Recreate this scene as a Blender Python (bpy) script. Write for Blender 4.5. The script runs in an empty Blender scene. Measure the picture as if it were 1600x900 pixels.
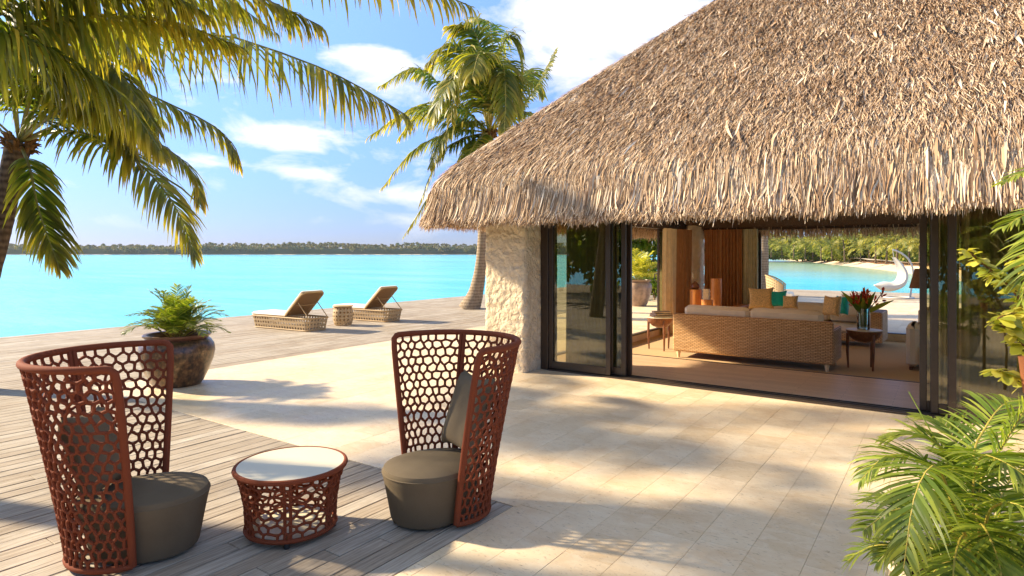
import bpy, math, random
import numpy as np
from mathutils import Vector, Matrix, noise
R = math.radians
rng = np.random.default_rng(7); random.seed(7)
SC = bpy.context.scene
COL = SC.collection
# ------------------------------------------------------------------ camera
F, HY, TH, HC = 977.8, 395.5, R(34.9), 1.8
FW = Vector((-math.sin(TH), math.cos(TH), 0)); RT = Vector((math.cos(TH), math.sin(TH), 0))
cam = bpy.data.cameras.new('camera'); co = bpy.data.objects.new('camera', cam); COL.objects.link(co)
co.location = (0, 0, HC); co.rotation_euler = (R(90), 0, TH)
cam.sensor_width = 36; cam.lens = F/1600*36; cam.shift_y = -(450-HY)/1600
cam.clip_start = 0.05; cam.clip_end = 6000
SC.camera = co
SC.render.resolution_x, SC.render.resolution_y = 1024, 576
# ------------------------------------------------------------------ light
SUN_DIR = Vector((-.94, -.33, .58)).normalized()
elev = math.asin(SUN_DIR.z); azim = math.atan2(SUN_DIR.x, SUN_DIR.y)
w = bpy.data.worlds.new('World'); SC.world = w; w.use_nodes = True
nt = w.node_tree; N = nt.nodes; L = nt.links
for n in list(N): N.remove(n)
def nd(tree, t, **k):
    n = tree.nodes.new(t)
    for a, b in k.items():
        if a == 'ins':
            for i, v in b.items(): n.inputs[i].default_value = v
        else: setattr(n, a, b)
    return n
sky = nd(nt, 'ShaderNodeTexSky', sky_type='NISHITA', sun_disc=False, sun_elevation=elev, sun_rotation=azim, air_density=1.0, dust_density=0.3, ozone_density=2.5)
tc = nd(nt, 'ShaderNodeTexCoord')
sep = nd(nt, 'ShaderNodeSeparateXYZ'); L.new(tc.outputs['Generated'], sep.inputs[0])
def m(op, a, b=None, c=None, clamp=False, tree=None):
    t = tree or nt
    n = t.nodes.new('ShaderNodeMath'); n.operation = op; n.use_clamp = clamp
    for i, v in enumerate((a, b, c)):
        if v is None: continue
        if isinstance(v, (int, float)): n.inputs[i].default_value = v
        else: t.links.new(v, n.inputs[i])
    return n.outputs[0]
az = m('ARCTAN2', sep.outputs[0], sep.outputs[1])      # 0 = +Y, positive to +X
el = m('ARCTANGENT', m('DIVIDE', sep.outputs[2], m('SQRT', m('ADD', m('MULTIPLY', sep.outputs[0], sep.outputs[0]), m('MULTIPLY', sep.outputs[1], sep.outputs[1])))))
comb = nd(nt, 'ShaderNodeCombineXYZ'); L.new(az, comb.inputs[0]); L.new(m('MULTIPLY', el, 2.2), comb.inputs[1])
nz = nd(nt, 'ShaderNodeTexNoise', ins={'Scale': 8.0, 'Detail': 10, 'Roughness': .6, 'Distortion': .3}); L.new(comb.outputs[0], nz.inputs['Vector'])
nz2 = nd(nt, 'ShaderNodeTexNoise', ins={'Scale': 1.6, 'Detail': 3}); L.new(comb.outputs[0], nz2.inputs['Vector'])
cov = m('ADD', m('MULTIPLY', m('SUBTRACT', nz2.outputs[0], .52), 1.0), m('MULTIPLY', m('SUBTRACT', el, .5), .22, clamp=True))  # coverage grows overhead, out of view: cloud added to whiten the ambient light
def cl(px, py, sx, sy, k):
    a = math.atan2((px-800)/F, 1) - TH; e = math.atan((HY-py)/F/math.sqrt(1+((px-800)/F)**2))
    dx = m('DIVIDE', m('SUBTRACT', az, a), sx/F); dy = m('DIVIDE', m('SUBTRACT', el, e), sy/F)
    return m('MULTIPLY', m('EXPONENT', m('MULTIPLY', m('ADD', m('MULTIPLY', dx, dx), m('MULTIPLY', dy, dy)), -1.0)), k)
for c in [(590, 92, 95, 30, .42), (450, 215, 85, 22, .36), (470, 268, 60, 14, .3), (600, 305, 130, 18, .26), (900, 50, 120, 75, .46), (960, 0, 150, 60, .4),
          (310, 250, 40, 10, .16), (180, 340, 260, 14, .12), (560, 345, 160, 12, .16), (650, 250, 90, 20, .18)]:
    cov = m('ADD', cov, cl(*c))
mask = m('MULTIPLY', m('SUBTRACT', m('ADD', nz.outputs[0], cov), .615), 4.2, clamp=True)
mask = m('MULTIPLY', mask, m('MULTIPLY', el, 9.0, clamp=True), clamp=True)
mask = m('MULTIPLY', mask, .82)
hsv = nd(nt, 'ShaderNodeHueSaturation', ins={'Saturation': .86, 'Value': 1.0}); L.new(sky.outputs[0], hsv.inputs['Color'])
tint = nd(nt, 'ShaderNodeMix', data_type='RGBA', blend_type='MULTIPLY'); tint.inputs[0].default_value = 1
tr_ = nd(nt, 'ShaderNodeValToRGB'); e_ = tr_.color_ramp.elements
while len(e_) < 4: e_.new(.5)
for i_, (p_, c_) in enumerate([(0, (.165, .195, .35, 1)), (.12, (.225, .285, .475, 1)), (.4, (.41, .51, .67, 1)), (1, (.88, .78, .66, 1))]): e_[i_].position = p_; e_[i_].color = c_
L.new(m('MULTIPLY', el, 1.0, clamp=True), tr_.inputs[0]); L.new(tr_.outputs[0], tint.inputs[7]); L.new(hsv.outputs[0], tint.inputs[6])
mixc = nd(nt, 'ShaderNodeMix', data_type='RGBA'); L.new(mask, mixc.inputs[0]); L.new(tint.outputs[2], mixc.inputs[6])
mixc.inputs[7].default_value = (3.3, 3.05, 2.85, 1)
bg = nd(nt, 'ShaderNodeBackground', ins={'Strength': .15}); L.new(mixc.outputs[2], bg.inputs[0])
wo = nd(nt, 'ShaderNodeOutputWorld'); L.new(bg.outputs[0], wo.inputs[0])
sl = bpy.data.lights.new('sun', 'SUN'); sl.energy = 3.8; sl.angle = R(2.0); sl.color = (1, .845, .60)
so = bpy.data.objects.new('sun', sl); COL.objects.link(so); so.rotation_euler = (-SUN_DIR).to_track_quat('-Z', 'Y').to_euler()
SC.view_settings.view_transform = 'Standard'; SC.view_settings.look = 'None'; SC.view_settings.exposure = 1.6; SC.view_settings.gamma = 1
SC.render.engine = 'CYCLES'
SC.cycles.max_bounces = 10; SC.cycles.diffuse_bounces = 6; SC.cycles.transparent_max_bounces = 16
# ------------------------------------------------------------------ helpers
def at(px, py, z=0.0, d=None):
    """point seen at pixel (px,py): on the level z, or at the depth d"""
    if d is None: d = F*(HC-z)/(py-HY)
    else: z = HC-(py-HY)*d/F
    v = FW*d + RT*((px-800)/F*d); v.z = z
    return v
def lin(c):
    return tuple(((x/255)/12.92 if x/255 <= .04045 else ((x/255+.055)/1.055)**2.4) for x in c)+(1,)
def tag(o, label=None, cat=None, group=None, kind=None):
    if label: o['label'] = label
    if cat: o['category'] = cat
    if group: o['group'] = group
    if kind: o['kind'] = kind
    return o
def empty(name, loc=(0, 0, 0), rz=0, label=None, cat=None, group=None, kind=None, parent=None):
    o = bpy.data.objects.new(name, None); COL.objects.link(o); o.empty_display_size = .2
    o.location = loc; o.rotation_euler = (0, 0, rz); o.parent = parent
    return tag(o, label, cat, group, kind)
class MB:
    def __init__(s): s.v = []; s.f = []
    def add(s, vs, fs):
        n = len(s.v); s.v += [tuple(v) for v in vs]; s.f += [tuple(i+n for i in f) for f in fs]
    def box(s, x0, x1, y0, y1, z0, z1, c=0.0, M=None):
        if c <= 0:
            vs = [(x, y, z) for z in (z0, z1) for x, y in ((x0, y0), (x1, y0), (x1, y1), (x0, y1))]
            fs = [(3, 2, 1, 0), (4, 5, 6, 7), (0, 1, 5, 4), (1, 2, 6, 5), (2, 3, 7, 6), (3, 0, 4, 7)]
        else:
            c = min(c, (x1-x0)*.45, (y1-y0)*.45, (z1-z0)*.45)
            vs = []; fs = []
            for z, k in ((z0, c), (z0+c, 0), (z1-c, 0), (z1, c)):
                a, b, e, g = x0+k, x1-k, y0+k, y1-k
                q = c
                vs += [(a+q, e, z), (b-q, e, z), (b, e+q, z), (b, g-q, z), (b-q, g, z), (a+q, g, z), (a, g-q, z), (a, e+q, z)]
            for r in range(3):
                for i in range(8): fs.append((r*8+i, r*8+(i+1) % 8, r*8+8+(i+1) % 8, r*8+8+i))
            fs.append(tuple(range(7, -1, -1))); fs.append(tuple(range(24, 32)))
        if M is not None: vs = [M @ Vector(v) for v in vs]
        s.add(vs, fs); return s
    def tube(s, pts, rad, n=8, closed=False, caps=True, flat=1.0):
        pts = [Vector(p) for p in pts]; K = len(pts)
        if not hasattr(rad, '__len__'): rad = [rad]*K
        vs = []; fs = []; nor = None
        for i, p in enumerate(pts):
            if closed: t = pts[(i+1) % K]-pts[i-1]
            else: t = pts[min(i+1, K-1)]-pts[max(i-1, 0)]
            if t.length < 1e-9: t = Vector((0, 0, 1))
            t.normalize()
            if nor is None:
                nor = t.cross(Vector((0, 0, 1)))
                if nor.length < .1: nor = t.cross(Vector((1, 0, 0)))
            nor = nor - t*nor.dot(t)
            if nor.length < 1e-6: nor = t.orthogonal()
            nor.normalize(); b = t.cross(nor)
            for k in range(n):
                a = 2*math.pi*k/n; vs.append(p+nor*(math.cos(a)*rad[i])+b*(math.sin(a)*rad[i]*flat))
        for i in range(K if closed else K-1):
            j = (i+1) % K
            for k in range(n): fs.append((i*n+k, i*n+(k+1) % n, j*n+(k+1) % n, j*n+k))
        if not closed and caps: fs.append(tuple(range(n-1, -1, -1))); fs.append(tuple(range((K-1)*n, K*n)))
        s.add(vs, fs); return s
    def lathe(s, prof, n=32, c=(0, 0, 0), cap0=True, cap1=True, sx=1, sy=1):
        vs = []; fs = []
        for r, z in prof:
            for k in range(n):
                a = 2*math.pi*k/n; vs.append((c[0]+r*math.cos(a)*sx, c[1]+r*math.sin(a)*sy, c[2]+z))
        for i in range(len(prof)-1):
            for k in range(n): fs.append((i*n+k, i*n+(k+1) % n, i*n+n+(k+1) % n, i*n+n+k))
        if cap0: fs.append(tuple(range(n-1, -1, -1)))
        if cap1: fs.append(tuple(range((len(prof)-1)*n, len(prof)*n)))
        s.add(vs, fs); return s
    def grid(s, fn, nu, nv):
        vs = [fn(i/nu, j/nv) for j in range(nv+1) for i in range(nu+1)]
        fs = [(j*(nu+1)+i, j*(nu+1)+i+1, (j+1)*(nu+1)+i+1, (j+1)*(nu+1)+i) for j in range(nv) for i in range(nu)]
        s.add(vs, fs); return s
    def build(s, name, mat, parent=None, smooth=False, loc=(0, 0, 0), rz=0, **k):
        me = bpy.data.meshes.new(name); me.from_pydata(s.v, [], s.f)
        return link(name, me, mat, parent, smooth, loc, rz, **k)
def link(name, me, mat, parent=None, smooth=False, loc=(0, 0, 0), rz=0, **k):
    if mat is not None and not me.materials: me.materials.append(mat)
    if smooth:
        me.polygons.foreach_set('use_smooth', [True]*len(me.polygons))
        if smooth != 'all':
            try: me.set_sharp_from_angle(angle=R(40))
            except Exception: pass
    o = bpy.data.objects.new(name, me); COL.objects.link(o); o.location = loc; o.rotation_euler = (0, 0, rz); o.parent = parent
    return tag(o, **k)
def copy_tree(o, parent=None, keep=True):
    c = o.copy(); COL.objects.link(c); c.parent = parent
    for ch in [x for x in bpy.data.objects if x.parent == o]: copy_tree(ch, c)
    return c
def strips(name, Pn, Sv, W, mat, parent=None, T=None, **k):
    """N ribbons of K points. Pn (N,K,3), Sv (N,K,3) unit side, W (N,K) half width"""
    n, K, _ = Pn.shape
    a = Pn-Sv*W[..., None]; b = Pn+Sv*W[..., None]
    V = np.stack([a, b], 2).reshape(-1, 3).astype(np.float32)
    i = np.arange(n)[:, None]*K*2; j = np.arange(K-1)[None, :]*2
    q = (i+j).reshape(-1)
    Fc = np.stack([q, q+1, q+3, q+2], 1).astype(np.int32)
    me = bpy.data.meshes.new(name); me.vertices.add(len(V)); me.vertices.foreach_set('co', V.ravel())
    me.loops.add(Fc.size); me.loops.foreach_set('vertex_index', Fc.ravel())
    me.polygons.add(len(Fc)); me.polygons.foreach_set('loop_start', (np.arange(len(Fc))*4).astype(np.int32))
    me.update(calc_edges=True)
    if T is not None:
        at_ = me.attributes.new('t', 'FLOAT', 'POINT'); at_.data.foreach_set('value', np.repeat(T.reshape(-1), 2).astype(np.float32))
    return link(name, me, mat, parent, False, **k)
# ------------------------------------------------------------------ materials
class Mat:
    def __init__(s, name, rough=.6, spec=.4):
        s.m = bpy.data.materials.new(name); s.m.use_nodes = True; s.t = s.m.node_tree
        s.b = s.t.nodes['Principled BSDF']; s.out = s.t.nodes['Material Output']
        s.b.inputs['Roughness'].default_value = rough; s.b.inputs['Specular IOR Level'].default_value = spec
        s.geo = s.t.nodes.new('ShaderNodeNewGeometry')
        s.pos = s.geo.outputs['Position']; s.isl = s.geo.outputs['Random Per Island']
    def n(s, t, **k): return nd(s.t, t, **k)
    def l(s, a, b): s.t.links.new(a, b)
    def math(s, op, a, b=None, clamp=False): return m(op, a, b, None, clamp, s.t)
    def map(s, src, scale=(1, 1, 1), rot=(0, 0, 0)):
        q = s.n('ShaderNodeMapping'); q.inputs['Scale'].default_value = scale; q.inputs['Rotation'].default_value = rot; s.l(src, q.inputs[0]); return q.outputs[0]
    def noise(s, vec, scale, detail=4, rough=.55, dist=0):
        q = s.n('ShaderNodeTexNoise', ins={'Scale': scale, 'Detail': detail, 'Roughness': rough, 'Distortion': dist})
        if vec is not None: s.l(vec, q.inputs['Vector'])
        return q.outputs[0]
    def ramp(s, fac, stops):
        q = s.n('ShaderNodeValToRGB'); e = q.color_ramp.elements
        while len(e) < len(stops): e.new(.5)
        for i, (p, c) in enumerate(stops): e[i].position = p; e[i].color = c if len(c) == 4 else tuple(c)+(1,)
        s.l(fac, q.inputs[0]); return q.outputs[0]
    def mix(s, fac, a, b, mode='MIX'):
        q = s.n('ShaderNodeMix', data_type='RGBA', blend_type=mode)
        for i, v in ((0, fac), (6, a), (7, b)):
            if isinstance(v, (int, float)): q.inputs[i].default_value = v
            elif isinstance(v, tuple): q.inputs[i].default_value = v
            else: s.l(v, q.inputs[i])
        return q.outputs[2]
    def col(s, c):
        if isinstance(c, tuple): s.b.inputs['Base Color'].default_value = c
        else: s.l(c, s.b.inputs['Base Color'])
        return s
    def bump(s, h, strength=.5, dist=.01):
        q = s.n('ShaderNodeBump', ins={'Strength': strength, 'Distance': dist}); s.l(h, q.inputs['Height']); s.l(q.outputs[0], s.b.inputs['Normal']); return s
    def rnd(s):
        oi = s.n('ShaderNodeObjectInfo'); return s.math('FRACT', s.math('ADD', oi.outputs['Random'], s.isl))
def simple(name, c, rough=.6, spec=.4, var=.15, sc=30, bs=0, bd=.003):
    M_ = Mat(name, rough, spec); n_ = M_.noise(M_.pos, sc)
    d = tuple(x*(1-var) for x in c[:3])+(1,); e = tuple(min(1, x*(1+var)) for x in c[:3])+(1,)
    M_.col(M_.ramp(n_, [(.3, d), (.7, e)]))
    if bs: M_.bump(n_, bs, bd)
    return M_
# weathered timber boards
def boards(name, c0, c1, c2, axis='Y', rough=.75):
    M_ = Mat(name, rough, .25); r = M_.rnd()
    sc = (38, 1.6, 10) if axis == 'Y' else (1.6, 38, 10)
    off = M_.n('ShaderNodeVectorMath', operation='ADD'); M_.l(M_.pos, off.inputs[0]); cb = M_.n('ShaderNodeCombineXYZ'); M_.l(M_.math('MULTIPLY', r, 37.0), cb.inputs[0]); M_.l(M_.math('MULTIPLY', r, 11.0), cb.inputs[1]); M_.l(cb.outputs[0], off.inputs[1])
    g = M_.noise(M_.map(off.outputs[0], sc), 1.6, 6, .62, .6)
    big = M_.noise(M_.pos, .9, 4)
    c = M_.ramp(g, [(.22, c0), (.5, c1), (.78, c2)])
    c = M_.mix(M_.math('MULTIPLY', r, .45), c, M_.mix(1.0, c, (.62, .5, .38, 1), 'MULTIPLY'))
    c = M_.mix(M_.ramp(big, [(.42, (0, 0, 0, 1)), (.7, (.55, .55, .55, 1))]), c, M_.mix(1.0, c, (.6, .52, .42, 1), 'MULTIPLY'))
    st = M_.noise(M_.pos, 3.2, 6, .7)
    c = M_.mix(M_.ramp(st, [(.56, (0, 0, 0, 1)), (.75, (.5, .5, .5, 1))]), c, (.16, .11, .06, 1))
    M_.col(c); M_.bump(g, .35, .006); return M_
M_deck = boards('weathered_deck_wood', (.17, .135, .10, 1), (.43, .37, .295, 1), (.64, .57, .47, 1))
# limestone paving
M_pave = Mat('limestone_paving', .55, .35); r = M_pave.rnd()
n1 = M_pave.noise(M_pave.pos, 2.2, 5, .6, .3)
c = M_pave.ramp(n1, [(.3, (.70, .51, .31, 1)), (.5, (.77, .60, .39, 1)), (.75, (.83, .69, .48, 1))])
c = M_pave.mix(M_pave.math('MULTIPLY', M_pave.math('POWER', r, 2.0), .6), c, (.60, .43, .24, 1))
mot = M_pave.noise(M_pave.map(M_pave.pos, (5, 9, 5)), 1.4, 7, .68, .8); c = M_pave.mix(M_pave.ramp(mot, [(.45, (0, 0, 0, 1)), (.7, (.5, .5, .5, 1))]), c, (.84, .72, .54, 1))
mot2 = M_pave.noise(M_pave.pos, 1.1, 6, .7, .5); c = M_pave.mix(M_pave.ramp(mot2, [(.52, (0, 0, 0, 1)), (.75, (.42, .42, .42, 1))]), c, (.56, .37, .18, 1))
vein = M_pave.noise(M_pave.map(M_pave.pos, (3.2, 8, 3)), 3.4, 8, .72, 1.6)
pit = M_pave.noise(M_pave.map(M_pave.pos, (10, 26, 10)), 2.4, 5, .65, .8)
pm = M_pave.math('MULTIPLY', M_pave.ramp(pit, [(.575, (0, 0, 0, 1)), (.64, (1, 1, 1, 1))]), M_pave.ramp(vein, [(.42, (0, 0, 0, 1)), (.6, (1, 1, 1, 1))]))
c = M_pave.mix(M_pave.math('MULTIPLY', pm, .75), c, (.26, .17, .10, 1))
st_p = M_pave.noise(M_pave.pos, .55, 5, .65, .4); c = M_pave.mix(M_pave.ramp(st_p, [(.5, (0, 0, 0, 1)), (.72, (.3, .3, .3, 1))]), c, (.60, .42, .23, 1))
M_pave.col(c); M_pave.bump(pm, -.35, .004)
M_pave.l(M_pave.ramp(n1, [(.3, (.42, .42, .42, 1)), (.7, (.62, .62, .62, 1))]), M_pave.b.inputs['Roughness'])
M_grout = simple('paving_joint', (.55, .42, .27, 1), .9, .1)
M_earth = simple('bare_ground', (.3, .24, .17, 1), .9, .1, .2, 3)
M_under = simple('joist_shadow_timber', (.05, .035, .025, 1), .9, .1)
# rough render
M_stucco = Mat('rough_cream_render', .85, .15)
v = M_stucco.n('ShaderNodeTexVoronoi', feature='SMOOTH_F1', ins={'Scale': 14.0, 'Smoothness': .3})
wv = M_stucco.n('ShaderNodeVectorMath', operation='ADD'); M_stucco.l(M_stucco.pos, wv.inputs[0])
nn = M_stucco.n('ShaderNodeTexNoise', ins={'Scale': 6.0, 'Detail': 4}); M_stucco.l(M_stucco.pos, nn.inputs['Vector'])
sc_ = M_stucco.n('ShaderNodeVectorMath', operation='SCALE'); sc_.inputs['Scale'].default_value = .3; M_stucco.l(nn.outputs[1], sc_.inputs[0]); M_stucco.l(sc_.outputs[0], wv.inputs[1]); M_stucco.l(wv.outputs[0], v.inputs['Vector'])
fine = M_stucco.noise(M_stucco.pos, 38, 5, .7); hh = M_stucco.math('ADD', v.outputs[0], M_stucco.math('MULTIPLY', fine, .5))
M_stucco.col(M_stucco.ramp(M_stucco.noise(M_stucco.pos, 5, 6, .65), [(.3, (.62, .48, .32, 1)), (.7, (.78, .65, .46, 1))])); M_stucco.bump(hh, .8, .022)
M_bronze = simple('dark_bronze_metal', (.045, .028, .018, 1), .35, .5, .1)
M_track = simple('floor_track_metal', (.06, .04, .026, 1), .4, .5, .1)
# glass: clear panes with a real reflection
def glass(name, tint_, refl, rough=.0):
    g = Mat(name); t = g.t; t.nodes.remove(g.b)
    tr = nd(t, 'ShaderNodeBsdfTransparent'); tr.inputs[0].default_value = tint_
    gl = nd(t, 'ShaderNodeBsdfGlossy', ins={'Roughness': rough})
    fr = nd(t, 'ShaderNodeFresnel', ins={'IOR': 1.5}); f = m('MULTIPLY', fr.outputs[0], refl, None, True, t)
    mx = nd(t, 'ShaderNodeMixShader'); t.links.new(f, mx.inputs[0]); t.links.new(tr.outputs[0], mx.inputs[1]); t.links.new(gl.outputs[0], mx.inputs[2]); t.links.new(mx.outputs[0], g.out.inputs[0])
    return g
M_glass = glass('tinted_door_glass', (.70, .69, .54, 1), 2.6)
M_vase = glass('clear_vase_glass', (.86, .93, .88, 1), 2.0)
def leafmat(name, stops, trans=.45, rough=.42, tipc=None, tipk=.6):
    g = Mat(name, rough, .45)
    c = g.ramp(g.rnd(), stops)
    if tipc:
        a = g.n('ShaderNodeAttribute', attribute_name='t')
        f = g.math('MULTIPLY', g.math('POWER', a.outputs['Fac'], 2.2), tipk)
        f = g.math('MULTIPLY', f, g.math('ADD', g.math('MULTIPLY', g.noise(g.pos, 3.0, 3), 1.6), -.2, True), True)
        c = g.mix(f, c, tipc)
    g.col(c)
    tr = g.n('ShaderNodeBsdfTranslucent'); cc = g.mix(1.0, c, (1.5, 1.45, .55, 1), 'MULTIPLY'); g.l(cc, tr.inputs[0])
    mx = g.n('ShaderNodeMixShader'); mx.inputs[0].default_value = trans; g.l(g.b.outputs[0], mx.inputs[1]); g.l(tr.outputs[0], mx.inputs[2]); g.l(mx.outputs[0], g.out.inputs[0])
    return g
M_coco = leafmat('coconut_leaf', [(0, (.045, .085, .015, 1)), (.5, (.085, .145, .022, 1)), (.85, (.16, .20, .03, 1)), (1, (.38, .30, .05, 1))], .56, .4, (.70, .50, .06, 1), 1.0)
M_areca = leafmat('areca_leaf', [(0, (.045, .09, .01, 1)), (.5, (.11, .19, .02, 1)), (1, (.33, .38, .05, 1))], .42, .38, (.5, .42, .06, 1), .5)
M_yleaf = leafmat('yellow_green_leaf', [(0, (.20, .25, .03, 1)), (.5, (.45, .44, .06, 1)), (1, (.62, .55, .12, 1))], .4, .35)
M_gleaf = leafmat('broad_green_leaf', [(0, (.05, .10, .012, 1)), (.5, (.12, .2, .02, 1)), (1, (.3, .34, .04, 1))], .45, .4)
M_rachis = simple('yellow_green_stem', (.38, .30, .05, 1), .45, .4, .25, 8)
M_petiole = simple('green_brown_frond_stem', (.22, .20, .05, 1), .5, .4, .3, 6)
M_fibre = simple('brown_palm_fibre', (.17, .09, .035, 1), .9, .1, .4, 25, .6, .01)
def trunkmat(name, a, b):
    g = Mat(name, .9, .15)
    wv_ = g.n('ShaderNodeTexWave', wave_type='BANDS', bands_direction='Z', ins={'Scale': 3.2, 'Distortion': 2.2, 'Detail': 3, 'Detail Scale': 2.0}); g.l(g.pos, wv_.inputs[0])
    n_ = g.noise(g.map(g.pos, (6, 6, 2)), 3, 6, .65); mm = g.math('ADD', g.math('MULTIPLY', wv_.outputs['Fac'], .22), g.math('MULTIPLY', n_, .75))
    g.col(g.ramp(mm, [(.3, a), (.85, b)])); g.bump(mm, .7, .02); return g
M_trunk_dark = trunkmat('dark_palm_bark', (.05, .032, .02, 1), (.24, .17, .11, 1))
M_trunk = trunkmat('pale_palm_bark', (.20, .14, .085, 1), (.50, .39, .27, 1))
# thatch
M_thatch = Mat('dry_pandanus_thatch', .7, .2)
c = M_thatch.ramp(M_thatch.isl, [(0, (.16, .09, .045, 1)), (.18, (.38, .24, .135, 1)), (.55, (.64, .455, .28, 1)), (.85, (.76, .60, .42, 1)), (1, (.86, .74, .57, 1))])
big = M_thatch.noise(M_thatch.pos, 1.3, 4, .6)
c = M_thatch.mix(M_thatch.ramp(big, [(.38, (0, 0, 0, 1)), (.7, (.6, .6, .6, 1))]), c, M_thatch.mix(1.0, c, (.62, .52, .46, 1), 'MULTIPLY'))
M_thatch.col(c)
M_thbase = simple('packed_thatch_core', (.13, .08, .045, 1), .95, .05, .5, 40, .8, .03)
M_rope = Mat('russet_woven_rope', .8, .18)
wv_ = M_rope.n('ShaderNodeTexWave', wave_type='BANDS', bands_direction='DIAGONAL', ins={'Scale': 55.0, 'Distortion': .8, 'Detail': 1}); M_rope.l(M_rope.pos, wv_.inputs[0])
rn = M_rope.noise(M_rope.pos, 140, 3); M_rope.col(M_rope.mix(M_rope.math('ADD', M_rope.math('MULTIPLY', wv_.outputs['Fac'], .6), M_rope.math('MULTIPLY', rn, .4)), (.125, .028, .012, 1), (.27, .068, .028, 1))); M_rope.bump(wv_.outputs['Fac'], .35, .0015)
M_cush = Mat('taupe_outdoor_fabric', .9, .1)
ws = M_cush.noise(M_cush.pos, 320, 2); M_cush.col(M_cush.ramp(M_cush.math('ADD', M_cush.math('MULTIPLY', ws, .5), M_cush.math('MULTIPLY', M_cush.noise(M_cush.pos, 4, 3), .5)), [(.3, (.115, .086, .054, 1)), (.7, (.175, .134, .086, 1))])); M_cush.bump(ws, .3, .001)
M_white = simple('frosted_glass_tabletop', (.68, .60, .42, 1), .4, .2, .03, 4)
M_foot = simple('black_rubber_foot', (.03, .03, .03, 1), .6, .3)
M_pot = Mat('mottled_glazed_pot', .28, .55)
n_ = M_pot.noise(M_pot.pos, 16, 6, .7); n2 = M_pot.noise(M_pot.map(M_pot.pos, (9, 9, 1.2)), 2.2, 4)
c = M_pot.ramp(n_, [(.42, (.03, .016, .008, 1)), (.56, (.13, .065, .025, 1)), (.7, (.36, .20, .08, 1))]); M_pot.col(M_pot.mix(M_pot.ramp(n2, [(.45, (0, 0, 0, 1)), (.7, (.7, .7, .7, 1))]), c, (.16, .075, .03, 1)))
M_potrim = simple('brown_glazed_rim', (.14, .06, .035, 1), .3, .5, .3, 12)
M_pot2 = simple('grey_brown_glazed_pot', (.30, .20, .14, 1), .35, .5, .35, 7)
M_pot3 = simple('cream_stone_pot', (.62, .50, .34, 1), .7, .3, .12, 12, .3, .004)
M_soil = simple('potting_soil', (.06, .04, .025, 1), .95, .05, .4, 40, .8, .01)
M_wick = simple('tan_wicker', (.52, .37, .20, 1), .65, .3, .25, 60, .5, .002)
M_wickdk = simple('brown_wicker', (.25, .145, .065, 1), .65, .3, .25, 60, .5, .002)
M_wickd = simple('tan_wicker_frame', (.50, .33, .15, 1), .6, .3, .2, 60)
M_cream = simple('cream_cushion_fabric', (.80, .68, .50, 1), .9, .1, .05, 6)
M_lwhite = simple('white_mattress_fabric', (.80, .76, .68, 1), .9, .1, .03, 6)
M_curt = simple('brown_curtain_fabric', (.46, .23, .10, 1), .9, .1, .12, 8)
M_sheer = simple('beige_sheer_curtain', (.74, .61, .41, 1), .9, .1, .1, 8)
M_olive = simple('olive_curtain_lining', (.48, .43, .27, 1), .9, .1, .1, 8)
M_wood = Mat('walnut_furniture_wood', .35, .45); g_ = M_wood.noise(M_wood.map(M_wood.pos, (20, 20, 3)), 2, 5, .6, .5); M_wood.col(M_wood.ramp(g_, [(.3, (.10, .035, .014, 1)), (.7, (.26, .10, .04, 1))]))
M_orange = Mat('orange_timber_pedestal', .4, .4); g_ = M_orange.noise(M_orange.map(M_orange.pos, (14, 14, 2)), 2, 5, .6, .5); M_orange.col(M_orange.ramp(g_, [(.3, (.42, .14, .03, 1)), (.7, (.66, .27, .06, 1))]))
M_pale = simple('pale_timber_leg', (.74, .55, .32, 1), .5, .3, .15, 20)
M_beam = Mat('carved_dark_timber', .5, .35)
vo = M_beam.n('ShaderNodeTexVoronoi', ins={'Scale': 6.0}); M_beam.l(M_beam.pos, vo.inputs['Vector']); rg = M_beam.math('SINE', M_beam.math('MULTIPLY', vo.outputs[0], 60.0))
M_beam.col(M_beam.ramp(rg, [(.0, (.05, .026, .014, 1)), (1, (.13, .075, .04, 1))])); M_beam.bump(rg, .8, .01)
M_ceil = simple('cream_ceiling_board', (.78, .66, .48, 1), .7, .2, .1, 3)
M_wall = simple('warm_interior_plaster', (.74, .62, .45, 1), .8, .15, .06, 3)
# woven sofa panel
M_weave = Mat('banana_leaf_weave', .6, .3)
bk = M_weave.n('ShaderNodeTexBrick', ins={'Scale': 1.0, 'Mortar Size': .0055, 'Brick Width': .075, 'Row Height': .026, 'Color1': (.76, .48, .22, 1), 'Color2': (.60, .35, .14, 1), 'Mortar': (.24, .12, .05, 1)}); bk.offset = .5
sx_ = M_weave.n('ShaderNodeSeparateXYZ'); M_weave.l(M_weave.pos, sx_.inputs[0]); cb_ = M_weave.n('ShaderNodeCombineXYZ'); M_weave.l(M_weave.math('ADD', sx_.outputs[0], sx_.outputs[1]), cb_.inputs[0]); M_weave.l(sx_.outputs[2], cb_.inputs[1]); M_weave.l(cb_.outputs[0], bk.inputs['Vector'])
st = M_weave.noise(M_weave.map(M_weave.pos, (2, 2, 45)), 1.4, 3); c = M_weave.mix(M_weave.ramp(st, [(.5, (0, 0, 0, 1)), (.7, (.4, .4, .4, 1))]), bk.outputs['Color'], (.78, .55, .30, 1))
M_weave.col(c); M_weave.bump(bk.outputs['Fac'], -.5, .003)
M_gold = simple('gold_brown_pillow_fabric', (.58, .38, .15, 1), .7, .3, .45, 55, .6, .004)
M_teal = simple('teal_silk_fabric', (.0, .36, .27, 1), .4, .4, .25, 12)
M_floor = Mat('polished_timber_floor', .42, .35)
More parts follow.
